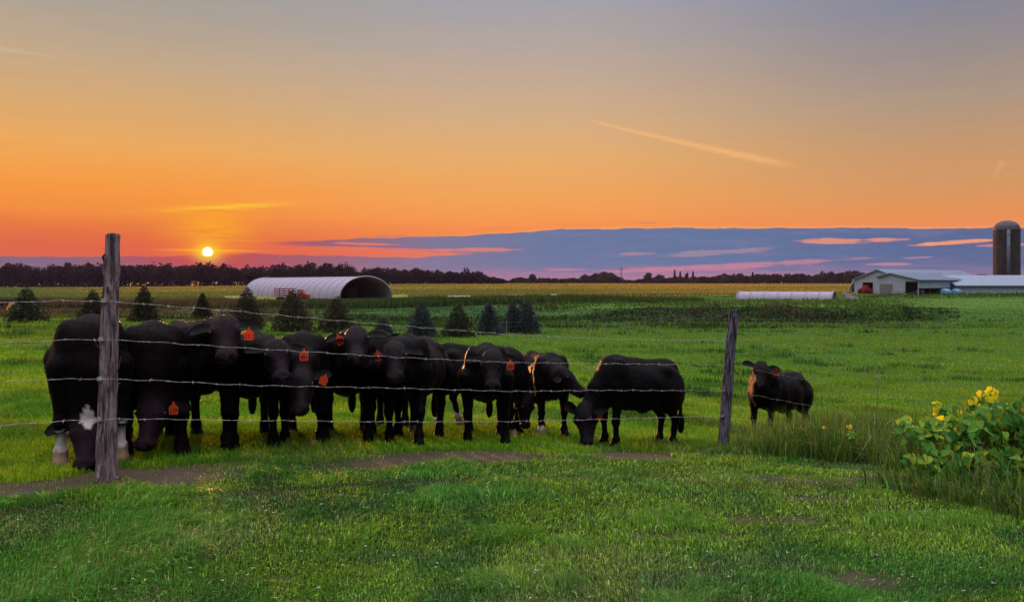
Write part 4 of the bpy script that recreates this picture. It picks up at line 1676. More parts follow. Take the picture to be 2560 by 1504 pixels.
# ------------------------------------------------------------------ far fence
def build_far_fence():
    pts = [(38, 806, 765), (960, 838, 812), (1014, 834, 806), (1110, 840, 815), (1186, 836, 812), (1266, 834, 800), (1332, 832, 799), (1403, 829, 808), (1458, 828, 806), (1515, 829, 806),
           (1565, 827, 806), (1612, 825, 796), (1651, 825, 789), (1688, 824, 793), (1724, 819, 792), (1780, 818, 792), (1812, 817, 794), (1890, 813, 794), (1935, 812, 795),
           (2021, 814, 796), (2066, 818, 797), (2111, 820, 800), (2166, 820, 800), (2206, 820, 803), (2247, 820, 802), (2285, 820, 803), (2352, 818, 800), (2358, 817, 801), (2375, 815, 805)]
    x0, y0 = foot(1332, 832, 30, 85)
    root = empty('pasture_fence', (x0, y0, gzf(x0, y0)), 'low wire fence on thin posts at the far edge of the pasture', 'fence')
    pm = simple_mat('grey_stake', (.24, .21, .19), (.12, .1, .09))
    tops = []
    for (px, b, t) in pts:
        x, y = foot(px, b, 30, 73)
        y = min(y, 72)
        x = (px - 1280) / F * y
        z = gzf(x, y)
        h = max(.5, (b - t) / F * y)
        mb = MB()
        mb.tube([(x, y, z - .1), (x + .02, y, z + h)], [.05, .042], 6)
        mb.build('post', pm, root)
        tops.append(Vector((x, y, z + h * .85)))
    for k in (0, -.35):
        mb = MB()
        mb.tube([p + Vector((0, 0, k)) for p in tops[1:]], .007, 4, False)
        mb.build('wire', WIRE_D, root)
    # fence in the hill above the bank, towards the farm
    x0, y0 = foot(2225, 735, 90, 170)
    root = empty('hill_fence', (x0, y0, gzf(x0, y0)), 'few pale stakes of the fence running up to the farm buildings', 'fence')
    prev = None
    wr = MB()
    for (px, py, Y, h) in ((2198, 763, 96, 1.0), (2243, 758, 104, 1.1), (2293, 744, 122, 1.2), (2309, 742, 126, 1.2)):
        x = (px - 1280) / F * Y
        z = gzf(x, Y)
        mb = MB()
        mb.tube([(x, Y, z - .1), (x, Y, z + h)], .06, 6)
        mb.build('post', pm, root)
        c = Vector((x, Y, z + h * .9))
        if prev:
            wr.tube([prev, c], .012, 4, False)
        prev = c
    wr.build('wire', WIRE, root)


build_far_fence()


# ------------------------------------------------------------------ brush, crop strip
def build_brush():
    g = np.random.default_rng(51)
    n = 52000
    u = g.uniform(1480, 2400, n)
    Y = g.uniform(74, 92, n)
    x = (u - 1280) / F * Y
    dens = fbm(x * .35, Y * .35, 81)
    edge = sstep(u, 1480, 1800) * (1 - sstep(u, 2240, 2400))
    lumpy = sstep(fbm(x * .22, Y * .22, 85), .38, .66)
    hmax = (.2 + 1.7 * dens * lumpy) * (.25 + .75 * edge) * (1 - .75 * sstep(Y, 80, 92))
    keep = g.random(n) < (.25 + .75 * edge) * (.25 + .75 * lumpy)
    x, Y, hmax, dens, u = x[keep], Y[keep], hmax[keep], dens[keep], u[keep]
    n = len(x)
    z = gz(x, Y) + hmax * g.random(n) ** .7
    c = mixv(np.broadcast_to(np.array([.030, .050, .020]), (n, 3)), np.array([.062, .042, .042]), sstep(fbm(x * .25, Y * .25, 83), .42, .62) * (1 - sstep(u, 2000, 2200)))
    c = mixv(c, np.array([.065, .14, .03]), sstep(fbm(x * .5, Y * .5, 84), .38, .56) * (.45 + .55 * sstep(u, 1950, 2150)))
    c = c * g.uniform(.5, 1.6, (n, 1))
    V, q, cc = cards(np.stack([x, Y, z], -1), g.uniform(.12, .34, n), c, g)
    o = link('thicket', np_mesh('thicket', V, [q], cc), FOL)
    tag(o, 'dark tangled brush on the bank at the far edge of the pasture', 'brush', kind='stuff')
    # tall crop strip across the middle, weedy at the left
    n = 90000
    u = g.uniform(-250, 1760, n)
    Y = g.uniform(104, 122, n)
    x = (u - 1280) / F * Y
    top = .9 + .5 * fbm(x * .15, Y * .15, 86)
    fade = (1 - sstep(u, 1450, 1760))
    H = top * g.uniform(.5, 1.1, n) * (.3 + .7 * fade)
    c = mixv(np.broadcast_to(np.array([.040, .090, .022]), (n, 3)), np.array([.12, .13, .04]), g.random(n) ** 3)
    c = mixv(c, np.array([.13, .09, .045]), (1 - sstep(u, 500, 1000)) * sstep(fbm(x * .1, Y * .2, 88), .35, .55))
    c = c * g.uniform(.5, 1.4, (n, 1))
    P = np.stack([x, Y, gz(x, Y)], -1)
    o = blades('crop_strip', P, H, np.full(n, .13) * g.uniform(.6, 1.4, n), c, .25, 8, FOL)
    tag(o, 'strip of tall standing corn and weeds across the middle distance', 'crop', kind='stuff')
    # rough grass on the bank and by the farm
    n = 110000
    u = g.uniform(-250, 2900, n)
    Y = 1 / g.uniform(1 / 160, 1 / 68, n)
    x = (u - 1280) / F * Y
    k = (g.random(n) < .55 + .45 * sstep(fbm(x * .2, Y * .3, 90), .4, .7))
    x, Y, u = x[k], Y[k], u[k]
    n = len(x)
    c = ground_col(x, Y) * g.uniform(.5, 1.5, (n, 1))
    tall = sstep(fbm(x * .12, Y * .2, 92), .5, .68)
    tall = np.maximum(tall, sstep(u, 1500, 1700) * np.exp(-((Y - 96) / 6) ** 2) * .6)
    tall = tall * (1 - sstep(u, 2150, 2350) * (1 - sstep(Y, 118, 128)))
    tall = np.maximum(tall, sstep(u, 2150, 2250) * np.exp(-((Y - 138) / 9) ** 2))
    H = (.10 + .55 * tall) * g.uniform(.5, 1.2, n)
    c = mixv(c, np.array([.15, .11, .055]) * g.uniform(.6, 1.3, (n, 1)), (g.random(n) < .05 + .3 * np.exp(-((Y - 100) / 5) ** 2)) * .7)
    rise = sstep(u, 2180, 2340) * (1 - sstep(Y, 120, 130))
    H *= 1 - .5 * rise
    c = mixv(c, ground_col(x, Y) * .95, rise * .75)
    o = blades('bank_grass', np.stack([x, Y, gz(x, Y)], -1), H, np.full(n, .12) * g.uniform(.6, 1.4, n), c, .4, 9, FOL)
    tag(o, 'rough grass and weeds on the bank and slope beyond the pasture', 'grass', kind='stuff')
    # ripening crop field
    n = 90000
    u = g.uniform(-250, 2800, n)
    Y = 1 / g.uniform(1 / 600, 1 / 165, n)
    x = (u - 1280) / F * Y
    c = ground_col(x, Y) * g.uniform(.75, 1.5, (n, 1))
    k = ~((u > 2130) & (Y < 215)) & ~((u < 1020) & (u > 560) & (Y < 195))
    x, Y, c = x[k], Y[k], c[k]
    n = len(x)
    o = blades('crop_field', np.stack([x, Y, gz(x, Y)], -1), np.full(n, .5) * g.uniform(.6, 1.2, n), .0016 * Y * g.uniform(.6, 1.4, n), c, .25, 10, FOL)
    tag(o, 'golden ripening field stretching to the tree line', 'crop', kind='stuff')


build_brush()


# ------------------------------------------------------------------ far trees
def crown_pts(g, c, r, n):
    d = g.normal(0, 1, (n, 3))
    d /= np.linalg.norm(d, axis=1, keepdims=True)
    lump = .75 + .5 * vnoise(d[:, 0] * 2.2 + c[0], d[:, 2] * 2.2 + c[1], 5)
    return np.array(c) + d * (g.random((n, 1)) ** .4) * np.array(r) * lump[:, None]


def woodland(name, label, prof, Y0, depth, spacing, seed, tint, sz):
    """prof: list of (px, py of the tops, py of the foot)"""
    g = np.random.default_rng(seed)
    pp = np.array(prof, float)
    Vs, Qs, Cs = [], [], []
    off = 0
    tr = MB()
    x = (pp[0, 0] - 1280) / F * Y0
    x1 = (pp[-1, 0] - 1280) / F * Y0
    while x < x1:
        for row in range(3):
            Y = Y0 + row * depth + g.uniform(-3, 3)
            xx = (x / Y0) * Y + g.uniform(-.6, .6) * spacing
            u = xx / Y * F + 1280
            tp = np.interp(u, pp[:, 0], pp[:, 1])
            z0 = gzf(xx, Y)
            htop = EYE - (tp - HZ) / F * Y0 * 1.0 + g.normal(-.3, .9)
            H = max(2.0, (htop - z0) * (1.08 if row else 1.02))
            rw = spacing * g.uniform(.6, 1.05)
            n = 420 if row == 0 else 220
            P = crown_pts(g, (xx, Y, z0 + H * .60), (rw, rw * .8, H * .42), n)
            n2 = 170 if row == 0 else 70
            P2 = np.stack([xx + g.uniform(-1, 1, n2) * spacing * .8, Y + g.uniform(-2, 2, n2), z0 + g.random(n2) * H * .65], -1)
            P = np.concatenate([P, P2])
            c = np.array(tint) * g.uniform(.55, 1.5) * np.ones((len(P), 1)) * g.uniform(.6, 1.5, (len(P), 1))
            V, q, cc = cards(P, g.uniform(.6, 1.3, len(P)) * sz, c, g, .75)
            Vs.append(V); Qs.append(q + off); Cs.append(cc); off += len(V)
        x += spacing
    o = link(name, np_mesh(name, np.concatenate(Vs), [np.concatenate(Qs)], np.concatenate(Cs)), FOL)
    tag(o, label, 'woodland', kind='stuff')


woodland('woodland', 'long dark wood of broadleaf trees under the setting sun',
         [(-400, 668, 718), (-60, 664, 718), (0, 662, 718), (40, 664, 718), (90, 672, 718), (140, 665, 718), (210, 663, 718), (300, 665, 718), (420, 664, 720), (520, 663, 720), (640, 668, 720),
          (760, 664, 716), (870, 667, 712), (895, 680, 710), (930, 670, 710), (980, 675, 709), (1060, 675, 708), (1140, 681, 708), (1180, 684, 708), (1225, 690, 708), (1258, 702, 708)],
         500, 9, 5.0, 61, (.020, .013, .018), 1.6)
woodland('woodland', 'low dark shelter belt of trees between the two gaps in the right tree line',
         [(1272, 703, 709), (1300, 695, 709), (1315, 698, 709), (1360, 697, 709), (1400, 700, 709), (1440, 697, 709), (1475, 692, 710), (1495, 684, 710), (1530, 686, 710), (1552, 698, 710), (1575, 702, 710)],
         700, 10, 5.5, 62, (.016, .019, .020), 1.9)
woodland('woodland', 'dark distant wood running from the wind turbine to the farm',
         [(1590, 703, 710), (1610, 696, 710), (1680, 695, 710), (1740, 696, 710), (1780, 692, 710), (1830, 687, 710), (1880, 690, 709), (1960, 687, 708), (2010, 689, 708), (2060, 686, 707), (2100, 682, 706), (2130, 680, 706), (2160, 685, 706), (2260, 690, 706), (3000, 690, 706)],
         750, 10, 6.0, 63, (.015, .020, .022), 2.0)


def single_tree(px, top, base, Y, hw, label, seed, spire=False):
    g = np.random.default_rng(seed)
    x = (px - 1280) / F * Y
    z = gzf(x, Y)
    h = EYE - (top - HZ) / F * Y - z
    r = hw / F * Y
    root = empty('conifer_tree' if spire else 'broadleaf_tree', (x, Y, z), label, 'tree', 'lone trees standing out of the far tree line')
    if spire:
        n = 500
        t = g.random(n) ** .8
        rad = r * (1 - t) * g.random(n) ** .5 + .1
        a = g.random(n) * 6.283
        P = np.stack([rad * np.cos(a) + .35 * t * t * g.choice([1.0]), rad * np.sin(a), t * h], -1)
    else:
        P = np.concatenate([crown_pts(g, (g.uniform(-.4, .4) * r, 0, h * k), (r * rr, r * .8, h * .22), 190) for k, rr in ((.45, .9), (.62, 1.0), (.80, .75))])
    n = len(P)
    c = np.array([.028, .034, .026]) * g.uniform(.5, 1.5, (n, 1))
    V, q, cc = cards(P, g.uniform(.5, 1.1, n) * 1.7, c, g, .7)
    link('crown', np_mesh('crown', V, [q], cc), FOL, root, False)
    mb = MB()
    mb.tube([(0, 0, -.3), (0, 0, h * .5), (0, 0, h * .95)], [.35, .25, .08], 6)
    mb.build('trunk', TRUNK, root, local=True)


for i, a in enumerate([(1333, 685, 709, 640, 9, 'rounded lone tree with sky showing through, left of the low shelter belt'),
                       (1305, 693, 709, 650, 14, 'broad low tree left of the rounded lone tree'),
                       (1512, 681, 710, 660, 20, 'largest dome-shaped tree just left of the wind turbine'),
                       (1618, 682, 710, 680, 10, 'forked bushy tree first to the right of the wind turbine'),
                       (1852, 683, 709, 700, 10, 'tree standing out of the wood between spires and farm'),
                       (1386, 696, 709, 640, 10, 'small bushy tree in the low shelter belt'),
                       (2120, 682, 706, 560, 18, 'dark bushy tree beside the hoop shed behind the barn')]):
    single_tree(*a, 200 + i)
for i, (px, top, lab) in enumerate([(1686, 675, 'tallest of the dead-looking conifer spires on the far ridge'), (1700, 679, 'leaning conifer spire beside the tallest one'),
                                    (1714, 685, 'short conifer spire in the middle of the far group'), (1718, 682, 'thin conifer spire just right of the short one'),
                                    (1732, 680, 'rightmost conifer spire of the group'), (1881, 681, 'lone conifer spire before the wood, far right of the group')]):
    single_tree(px, top, 710, 680, 5, lab, 230 + i, True)


# ------------------------------------------------------------------ wind turbine
def build_turbine():
    Y = 1400
    x = (1553 - 1280) / F * Y
    z0 = gzf(x, Y)
    hub = W(1553, 671, Y)
    m = simple_mat('turbine_grey', (.16, .17, .24), (.14, .15, .2), 1, .6, 0, 0)
    root = empty('wind_turbine', (x, Y, z0), 'distant three-bladed wind turbine on the horizon', 'wind turbine')
    mb = MB()
    mb.tube([(x, Y, z0 - 1), tuple(hub)], [1.5, .9], 10)
    mb.build('tower', m, root)
    mb = MB()
    mb.box((hub.x, hub.y + 1, hub.z), (2, 5, 2))
    mb.build('nacelle', m, root)
    for a in (92, 214, 335):
        mb = MB()
        d = Vector((math.cos(R(a)), 0, math.sin(R(a))))
        c = hub + Vector((0, -2, 0))
        mb.tube([c, c + d * 2, c + d * 7], [.7, .75, .2], 6)
        mb.build('blade', m, root)


build_turbine()
# ------------------------------------------------------------------ farm buildings
METAL = simple_mat('pale_metal_cladding', (.42, .46, .58), (.36, .39, .50), 3, .55, 0, .3, (9, 9, .3), .3)
WALLM = simple_mat('grey_white_boards', (.40, .43, .54), (.31, .33, .42), 4, .75, 0, .3, (6, 6, .3))
ROOFM = simple_mat('grey_metal_roof', (.26, .30, .42), (.21, .245, .35), 2, .5, .1, .2, (1, 1, 1))
BLUEW = simple_mat('bluish_curtain_wall', (.30, .38, .48), (.24, .31, .40), 4, .6, 0, .2)
DARKM = simple_mat('dark_interior', (.03, .022, .02), (.02, .015, .015), 4, .9)
REDM = simple_mat('red_machine_paint', (.35, .03, .02), (.25, .02, .02), 4, .5)
CONC = simple_mat('silo_concrete', (.052, .044, .044), (.028, .023, .023), 1.2, .9, 0, .4, (1, 1, .35), dist=.05)
FABRIC = simple_mat('white_tunnel_fabric', (.40, .355, .47), (.34, .30, .41), 1.5, .6, 0, .15)
BROWN = simple_mat('brown_inside', (.34, .13, .09), (.22, .085, .06), 2, .9)
DOORM = simple_mat('grey_wood_door', (.22, .21, .22), (.15, .14, .15), 5, .85, 0, .4, (5, 5, .3))


def gable(name, label, cat, px, Y, th, Wg, L, e0, e1, peak, pt, openings, wall_m, side_m, z0=None, side_gap=0.0):
    """front corner at px; gable wall runs left-away, long side right-away.
    e0 eave height at the front corner, e1 at the far left corner, pt peak position along the gable"""
    x = (px - 1280) / F * Y
    z = gzf(x, Y) - .3 if z0 is None else z0
    T = R(th)
    rd = Vector((math.cos(T), math.sin(T), 0))
    gd = Vector((-math.sin(T), math.cos(T), 0))
    o = Vector((x, Y, z))
    root = empty(name, tuple(o), label, cat)
    hgt = lambda t: e0 + (peak - e0) * t / pt if t < pt else peak + (e1 - peak) * (t - pt) / (Wg - pt)
    P = lambda a, b, h: o + rd * a + gd * b + Vector((0, 0, h))
    ts = sorted({0, pt, Wg} | {t for op in openings for t in op[:2]})
    mb = MB()
    for a, b in zip(ts[:-1], ts[1:]):
        m = (a + b) / 2
        lo = 0
        for op in openings:
            if op[0] <= m <= op[1]:
                lo = op[2]
        mb.add([P(0, a, lo), P(0, b, lo), P(0, b, hgt(b)), P(0, a, hgt(a))], [(0, 1, 2, 3)])
        mb.add([P(L, a, 0), P(L, b, 0), P(L, b, hgt(b)), P(L, a, hgt(a))], [(3, 2, 1, 0)])
    mb.add([P(0, Wg, 0), P(L, Wg, 0), P(L, Wg, e1), P(0, Wg, e1)], [(3, 2, 1, 0)])
    mb.build('wall', wall_m, root)
    mb = MB()
    mb.add([P(0, 0, side_gap), P(L, 0, side_gap), P(L, 0, e0), P(0, 0, e0)], [(0, 1, 2, 3)])
    mb.build('side_wall', side_m, root)
    mb = MB()
    ov = .45
    th_ = .16
    for (b0, h0, b1, h1) in ((-ov, e0 - ov * (peak - e0) / pt, pt, peak), (pt, peak, Wg + ov, e1 - ov * (peak - e1) / (Wg - pt))):
        a = [P(-ov, b0, h0 + .03), P(L + ov, b0, h0 + .03), P(L + ov, b1, h1 + .03), P(-ov, b1, h1 + .03)]
        mb.add(a + [v + Vector((0, 0, th_)) for v in a], [(3, 2, 1, 0), (4, 5, 6, 7), (0, 1, 5, 4), (1, 2, 6, 5), (2, 3, 7, 6), (3, 0, 4, 7)])
    rf = mb.build('roof', ROOFM, root)
    rb = MB()
    for (b0, h0, b1, h1) in ((-ov, e0 - ov * (peak - e0) / pt, pt, peak),):
        k = 0.0
        while k < L + ov:
            rb.beam(P(k, b0, h0 + .06 + th_), P(k, b1, h1 + .06 + th_), .07, .07)
            k += 1.1
    rb.build('roof_rib', ROOFM, rf)
    return root, P


def build_farm():
    # big barn
    r1, P1 = gable('barn', 'largest pale barn with a long grey roof, behind the smaller open barn', 'barn', 2254, 156, 30, 10.8, 29.0, 3.0, 2.9, 4.95, 5.2,
                   [(6.4, 8.75, 2.4)], WALLM, METAL, z0=-.85)
    mb = MB()
    mb.box((0, 0, 0), (1.9, 1.9, .8), Matrix.Translation(P1(-.6, 7.5, .75)) @ Matrix.Rotation(R(30), 4, 'Z'))
    mb.box((0, 0, 0), (.9, 1.0, .7), Matrix.Translation(P1(-.7, 7.6, 1.5)) @ Matrix.Rotation(R(30), 4, 'Z'))
    root = empty('farm_machine', tuple(P1(-.6, 7.5, 0)), 'dark red farm machine parked in the doorway of the largest barn', 'farm machine')
    mb.build('body', REDM, root)
    wh = MB()
    for dx in (-1.0, 1.0):
        c = P1(-1.5, 7.5 + dx * .8, .45)
        wh = MB()
        wh.tube([c - Vector((.15, .1, 0)), c + Vector((.15, .1, 0))], .5, 14)
        wh.build('wheel', DARKM, root)
    # smaller open barn in front
    r2, P2 = gable('barn', 'lower pale barn with a black open doorway in front of the largest barn', 'barn', 2297, 146, 30, 8.5, 15.2, 2.9, 3.45, 4.15, 5.65,
                   [(.2, 2.7, 2.6)], WALLM, BLUEW, z0=-.9, side_gap=1.35)
    mb = MB()
    mb.add([P2(-.06, 5.4, 0), P2(-.06, 8.0, 0), P2(-.06, 8.0, 2.1), P2(-.06, 5.4, 2.1), P2(-.16, 5.4, 0), P2(-.16, 8.0, 0), P2(-.16, 8.0, 2.1), P2(-.16, 5.4, 2.1)],
           [(0, 3, 2, 1), (4, 5, 6, 7), (0, 1, 5, 4), (1, 2, 6, 5), (2, 3, 7, 6), (3, 0, 4, 7)])
    mb.build('door', DOORM, r2)
    mb = MB()
    for k in range(5):
        c = P2(-.3, 2.95 + k * .58, 0)
        mb.beam(c, c + Vector((0, 0, 1.0)), .1)
    mb.beam(P2(-.3, 2.8, .9), P2(-.3, 5.3, .9), .08, .14)
    mb.beam(P2(-.3, 2.8, .45), P2(-.3, 5.3, .45), .08, .14)
    g_ = mb.build('gate', METAL, r2)
    for k in range(6):
        mb = MB()
        c = P2(.8 + k * 2.7, -.05, 0)
        mb.beam(c - Vector((0, 0, .4)), c + Vector((0, 0, 1.4)), .2)
        mb.build('side_post', DARKM, r2)
    # wrapped bales under the side wall
    for i, (a, lab) in enumerate(((6.0, 'blue wrapped round bale, left one beside the lower barn'), (9.6, 'blue wrapped round bale, right one beside the lower barn'))):
        c = P2(a, -1.6, .55)
        mb = MB()
        d = Vector((math.cos(R(30)), math.sin(R(30)), 0))
        mb.tube([c - d * .9, c - d * .8, c + d * .8, c + d * .9], [.5, .68, .68, .5], 18)
        o = mb.build('wrapped_bale', simple_mat('blue_wrap', (.18, .36, .55), (.15, .3, .5), 5, .35), None, smooth=True)
        tag(o, lab, 'bale', 'wrapped bales by the barn')
    # long shed at the right
    Y = 150
    x0 = (2392 - 1280) / F * Y
    z = -.55
    root = empty('long_shed', (x0, Y, z), 'long low shed with a plain grey roof running out at the right edge', 'shed')
    mb = MB()
    L = 26
    mb.box((x0 + L / 2, Y + 5, z + .6), (L, 10, 1.6))
    mb.add([(x0, Y, z + 1.38), (x0, Y + 5, z + 3.38), (x0, Y + 10, z + 1.38)], [(0, 1, 2)])
    mb.build('wall', METAL, root)
    mb = MB()
    pts = [(-.5, -.6, 1.52), (-.5, 5, 3.55), (-.5, 10.6, 1.52), (-.5, -.6, 1.40), (-.5, 5, 3.4), (-.5, 10.6, 1.40)]
    vs = [Vector((x0 + p[0], Y + p[1], z + p[2])) for p in pts] + [Vector((x0 + L, Y + p[1], z + p[2])) for p in pts]
    mb.add(vs, [(0, 6, 7, 1), (1, 7, 8, 2), (3, 4, 10, 9), (4, 5, 11, 10), (0, 1, 4, 3), (1, 2, 5, 4), (0, 3, 9, 6), (2, 8, 11, 5), (6, 9, 10, 7), (7, 10, 11, 8)])
    rf = mb.build('roof', ROOFM, root)
    # silo
    Y = 172
    c = W(2516.5, 705, Y)
    rr = 29.5 / F * Y
    zt = EYE + 130 / F * Y
    root = empty('silo', (c.x, Y, gzf(c.x, Y)), 'tall weathered concrete silo with a domed cap and a pipe up its side', 'silo')
    mb = MB()
    zs = np.linspace(-1, zt, 40)
    mb.tube([(c.x, Y, q) for q in zs], rr, 40)
    mb.build('tower', CONC, root, smooth=True)
    mb = MB()
    for q in np.arange(.5, zt - .2, .75):
        mb.tube([(c.x, Y, q), (c.x, Y, q + .05)], rr + .03, 40)
    mb.build('hoop_bands', simple_mat('rusty_band', (.06, .048, .044), (.04, .03, .028)), root)
    mb = MB()
    pr = [(rr * 1.03, -.12), (rr * 1.03, .05)] + [(rr * math.cos(R(a)), .05 + rr * .80 * math.sin(R(a))) for a in range(4, 91, 8)]
    mb.tube([(c.x, Y, zt + h) for _, h in pr], [max(.05, q) for q, _ in pr], 32)
    mb.build('dome', simple_mat('dome_metal', (.08, .07, .095), (.045, .04, .055), 2, .5, .3, .2), root, smooth=True)
    mb = MB()
    ax = c.x - rr * .47
    ay = Y - rr * .98
    mb.tube([(ax, ay, -.8), (ax, ay, zt - .1)], .36, 14)
    for q in np.arange(1.5, zt, 2.6):
        mb.tube([(ax, ay, q), (ax, ay, q + .12)], .42, 14)
    mb.build('chute', simple_mat('chute_metal', (.12, .13, .17), (.08, .08, .105), 3, .5, .2), root, smooth=True)


def hoop(name, label, px0, Y0, phi, L, Wd, Hh, fabric, inside, endwall=False, nrib=14, cat='hoop shed', z0=None):
    """tunnel: open end spans from px0 to the right; long axis runs left-away"""
    x0 = (px0 - 1280) / F * Y0
    T = R(phi)
    wd = Vector((math.cos(T), -math.sin(T), 0)) if phi > 0 else Vector((1, 0, 0))
    ld = Vector((-math.sin(T), -math.cos(T), 0)) * -1 if False else Vector((-math.cos(T), math.sin(T), 0))
    return x0, wd, ld


def tunnel(name, label, A, wv, lv, Wd, Hh, L, nrib, open_near=True, contents=None):
    A = Vector(A)
    root = empty(name, tuple(A), label, 'hoop shed')
    seg = 28
    def pt(l, k, off=0.0):
        a = math.pi * k / seg
        return A + lv * l + wv * (Wd / 2 - (Wd / 2 + off) * math.cos(a)) + Vector((0, 0, (Hh + off) * math.sin(a) ** .85))
    mb = MB()
    n = nrib * 3
    for lay, off in ((0, 0.0), (1, -.12)):
        vs = [pt(L * i / n, k, off - (.03 if i % 3 else 0.0)) for i in range(n + 1) for k in range(seg + 1)]
        fs = []
        for i in range(n):
            for k in range(seg):
                a = i * (seg + 1) + k
                q = (a, a + 1, a + seg + 2, a + seg + 1)
                fs.append(q if lay else tuple(reversed(q)))
        mb.add(vs, fs)
    mb.build('cover', FABRIC, root, smooth=True)
    for i in range(nrib + 1):
        mb = MB()
        l = min(L - .05, max(.05, L * i / nrib))
        mb.tube([pt(l, k, .03 if 0 < i < nrib else .06) for k in range(seg + 1)], .05 if 0 < i < nrib else .11, 5, False)
        mb.build('rib', simple_mat('hoop_pipe', (.40, .38, .40), (.3, .28, .3), 5, .5, .3) if i == 0 else HP, root)
    # back wall
    mb = MB()
    vs = [pt(L - .3, k, -.2) for k in range(seg + 1)]
    mb.add(vs, [tuple(range(seg + 1))])
    mb.build('end_wall', BROWN, root)
    return root, pt


HP = simple_mat('fabric_over_pipe', (.34, .30, .40), (.30, .26, .35), 4, .6)


def build_hoops():
    # large hoop shed, its open end to the right
    Y0 = 150
    A = Vector(((849 - 1280) / F * Y0, Y0, gzf((849 - 1280) / F * Y0, Y0) - .1))
    # open end plane spans 849..972 px; normal looks right and towards the camera
    wv = Vector((math.cos(R(37)), math.sin(R(37)), 0))
    lv = Vector((-math.cos(R(53)), math.sin(R(53)), 0))
    root, pt = tunnel('hoop_shed', 'large white ribbed hoop shed with a brown open end, behind the spruces', A, wv, lv, 11.4, 4.75, 57, 17)
    mb = MB()
    for k, s in enumerate(((2.2, 5.8, 2.4), (2.0, 4.4, 2.4))):
        c = A + lv * 12 + wv * (3.2 + k * 4.2) + Vector((0, 0, s[2] / 2))
        mb.box((0, 0, 0), s, Matrix.Translation(c) @ Matrix.Rotation(R(37), 4, 'Z'))
    o = mb.build('hay_stack', BROWN, None)
    tag(o, 'brown stack of hay inside the large hoop shed', 'hay stack')
    # small tunnel on the bank
    Y0 = 118
    x0 = (2080 - 1280) / F * Y0
    A = Vector((x0, Y0, gzf(x0, Y0) - .35))
    wv = Vector((math.cos(R(55)), math.sin(R(55)), 0))
    lv = Vector((-math.cos(R(8)), math.sin(R(8)), 0))
    tunnel('hoop_tunnel', 'long low white plastic tunnel lying in the grass before the farm', A, wv, lv, 3.4, 1.55, 14.2, 7)
    # scrap leaning at its open end
    mb = MB()
    mb.beam(A + Vector((2.1, 1.0, 1.5)), A + Vector((4.0, .2, .4)), .12, .5)
    mb.beam(A + Vector((2.3, .6, .9)), A + Vector((3.6, -.4, .3)), .12, .3)
    o = mb.build('fallen_panel', FABRIC, None)
    tag(o, 'pale panels leaning at the open end of the low tunnel', 'panel')
    # hoop shed behind the barn
    Y0 = 176
    x0 = (2122 - 1280) / F * Y0
    A = Vector((x0, Y0, -1.0))
    tunnel('hoop_shed', 'white hoop shed half hidden behind the largest barn', A, Vector((1, .15, 0)).normalized(), Vector((.5, .86, 0)), 10, 3.9, 16, 5)


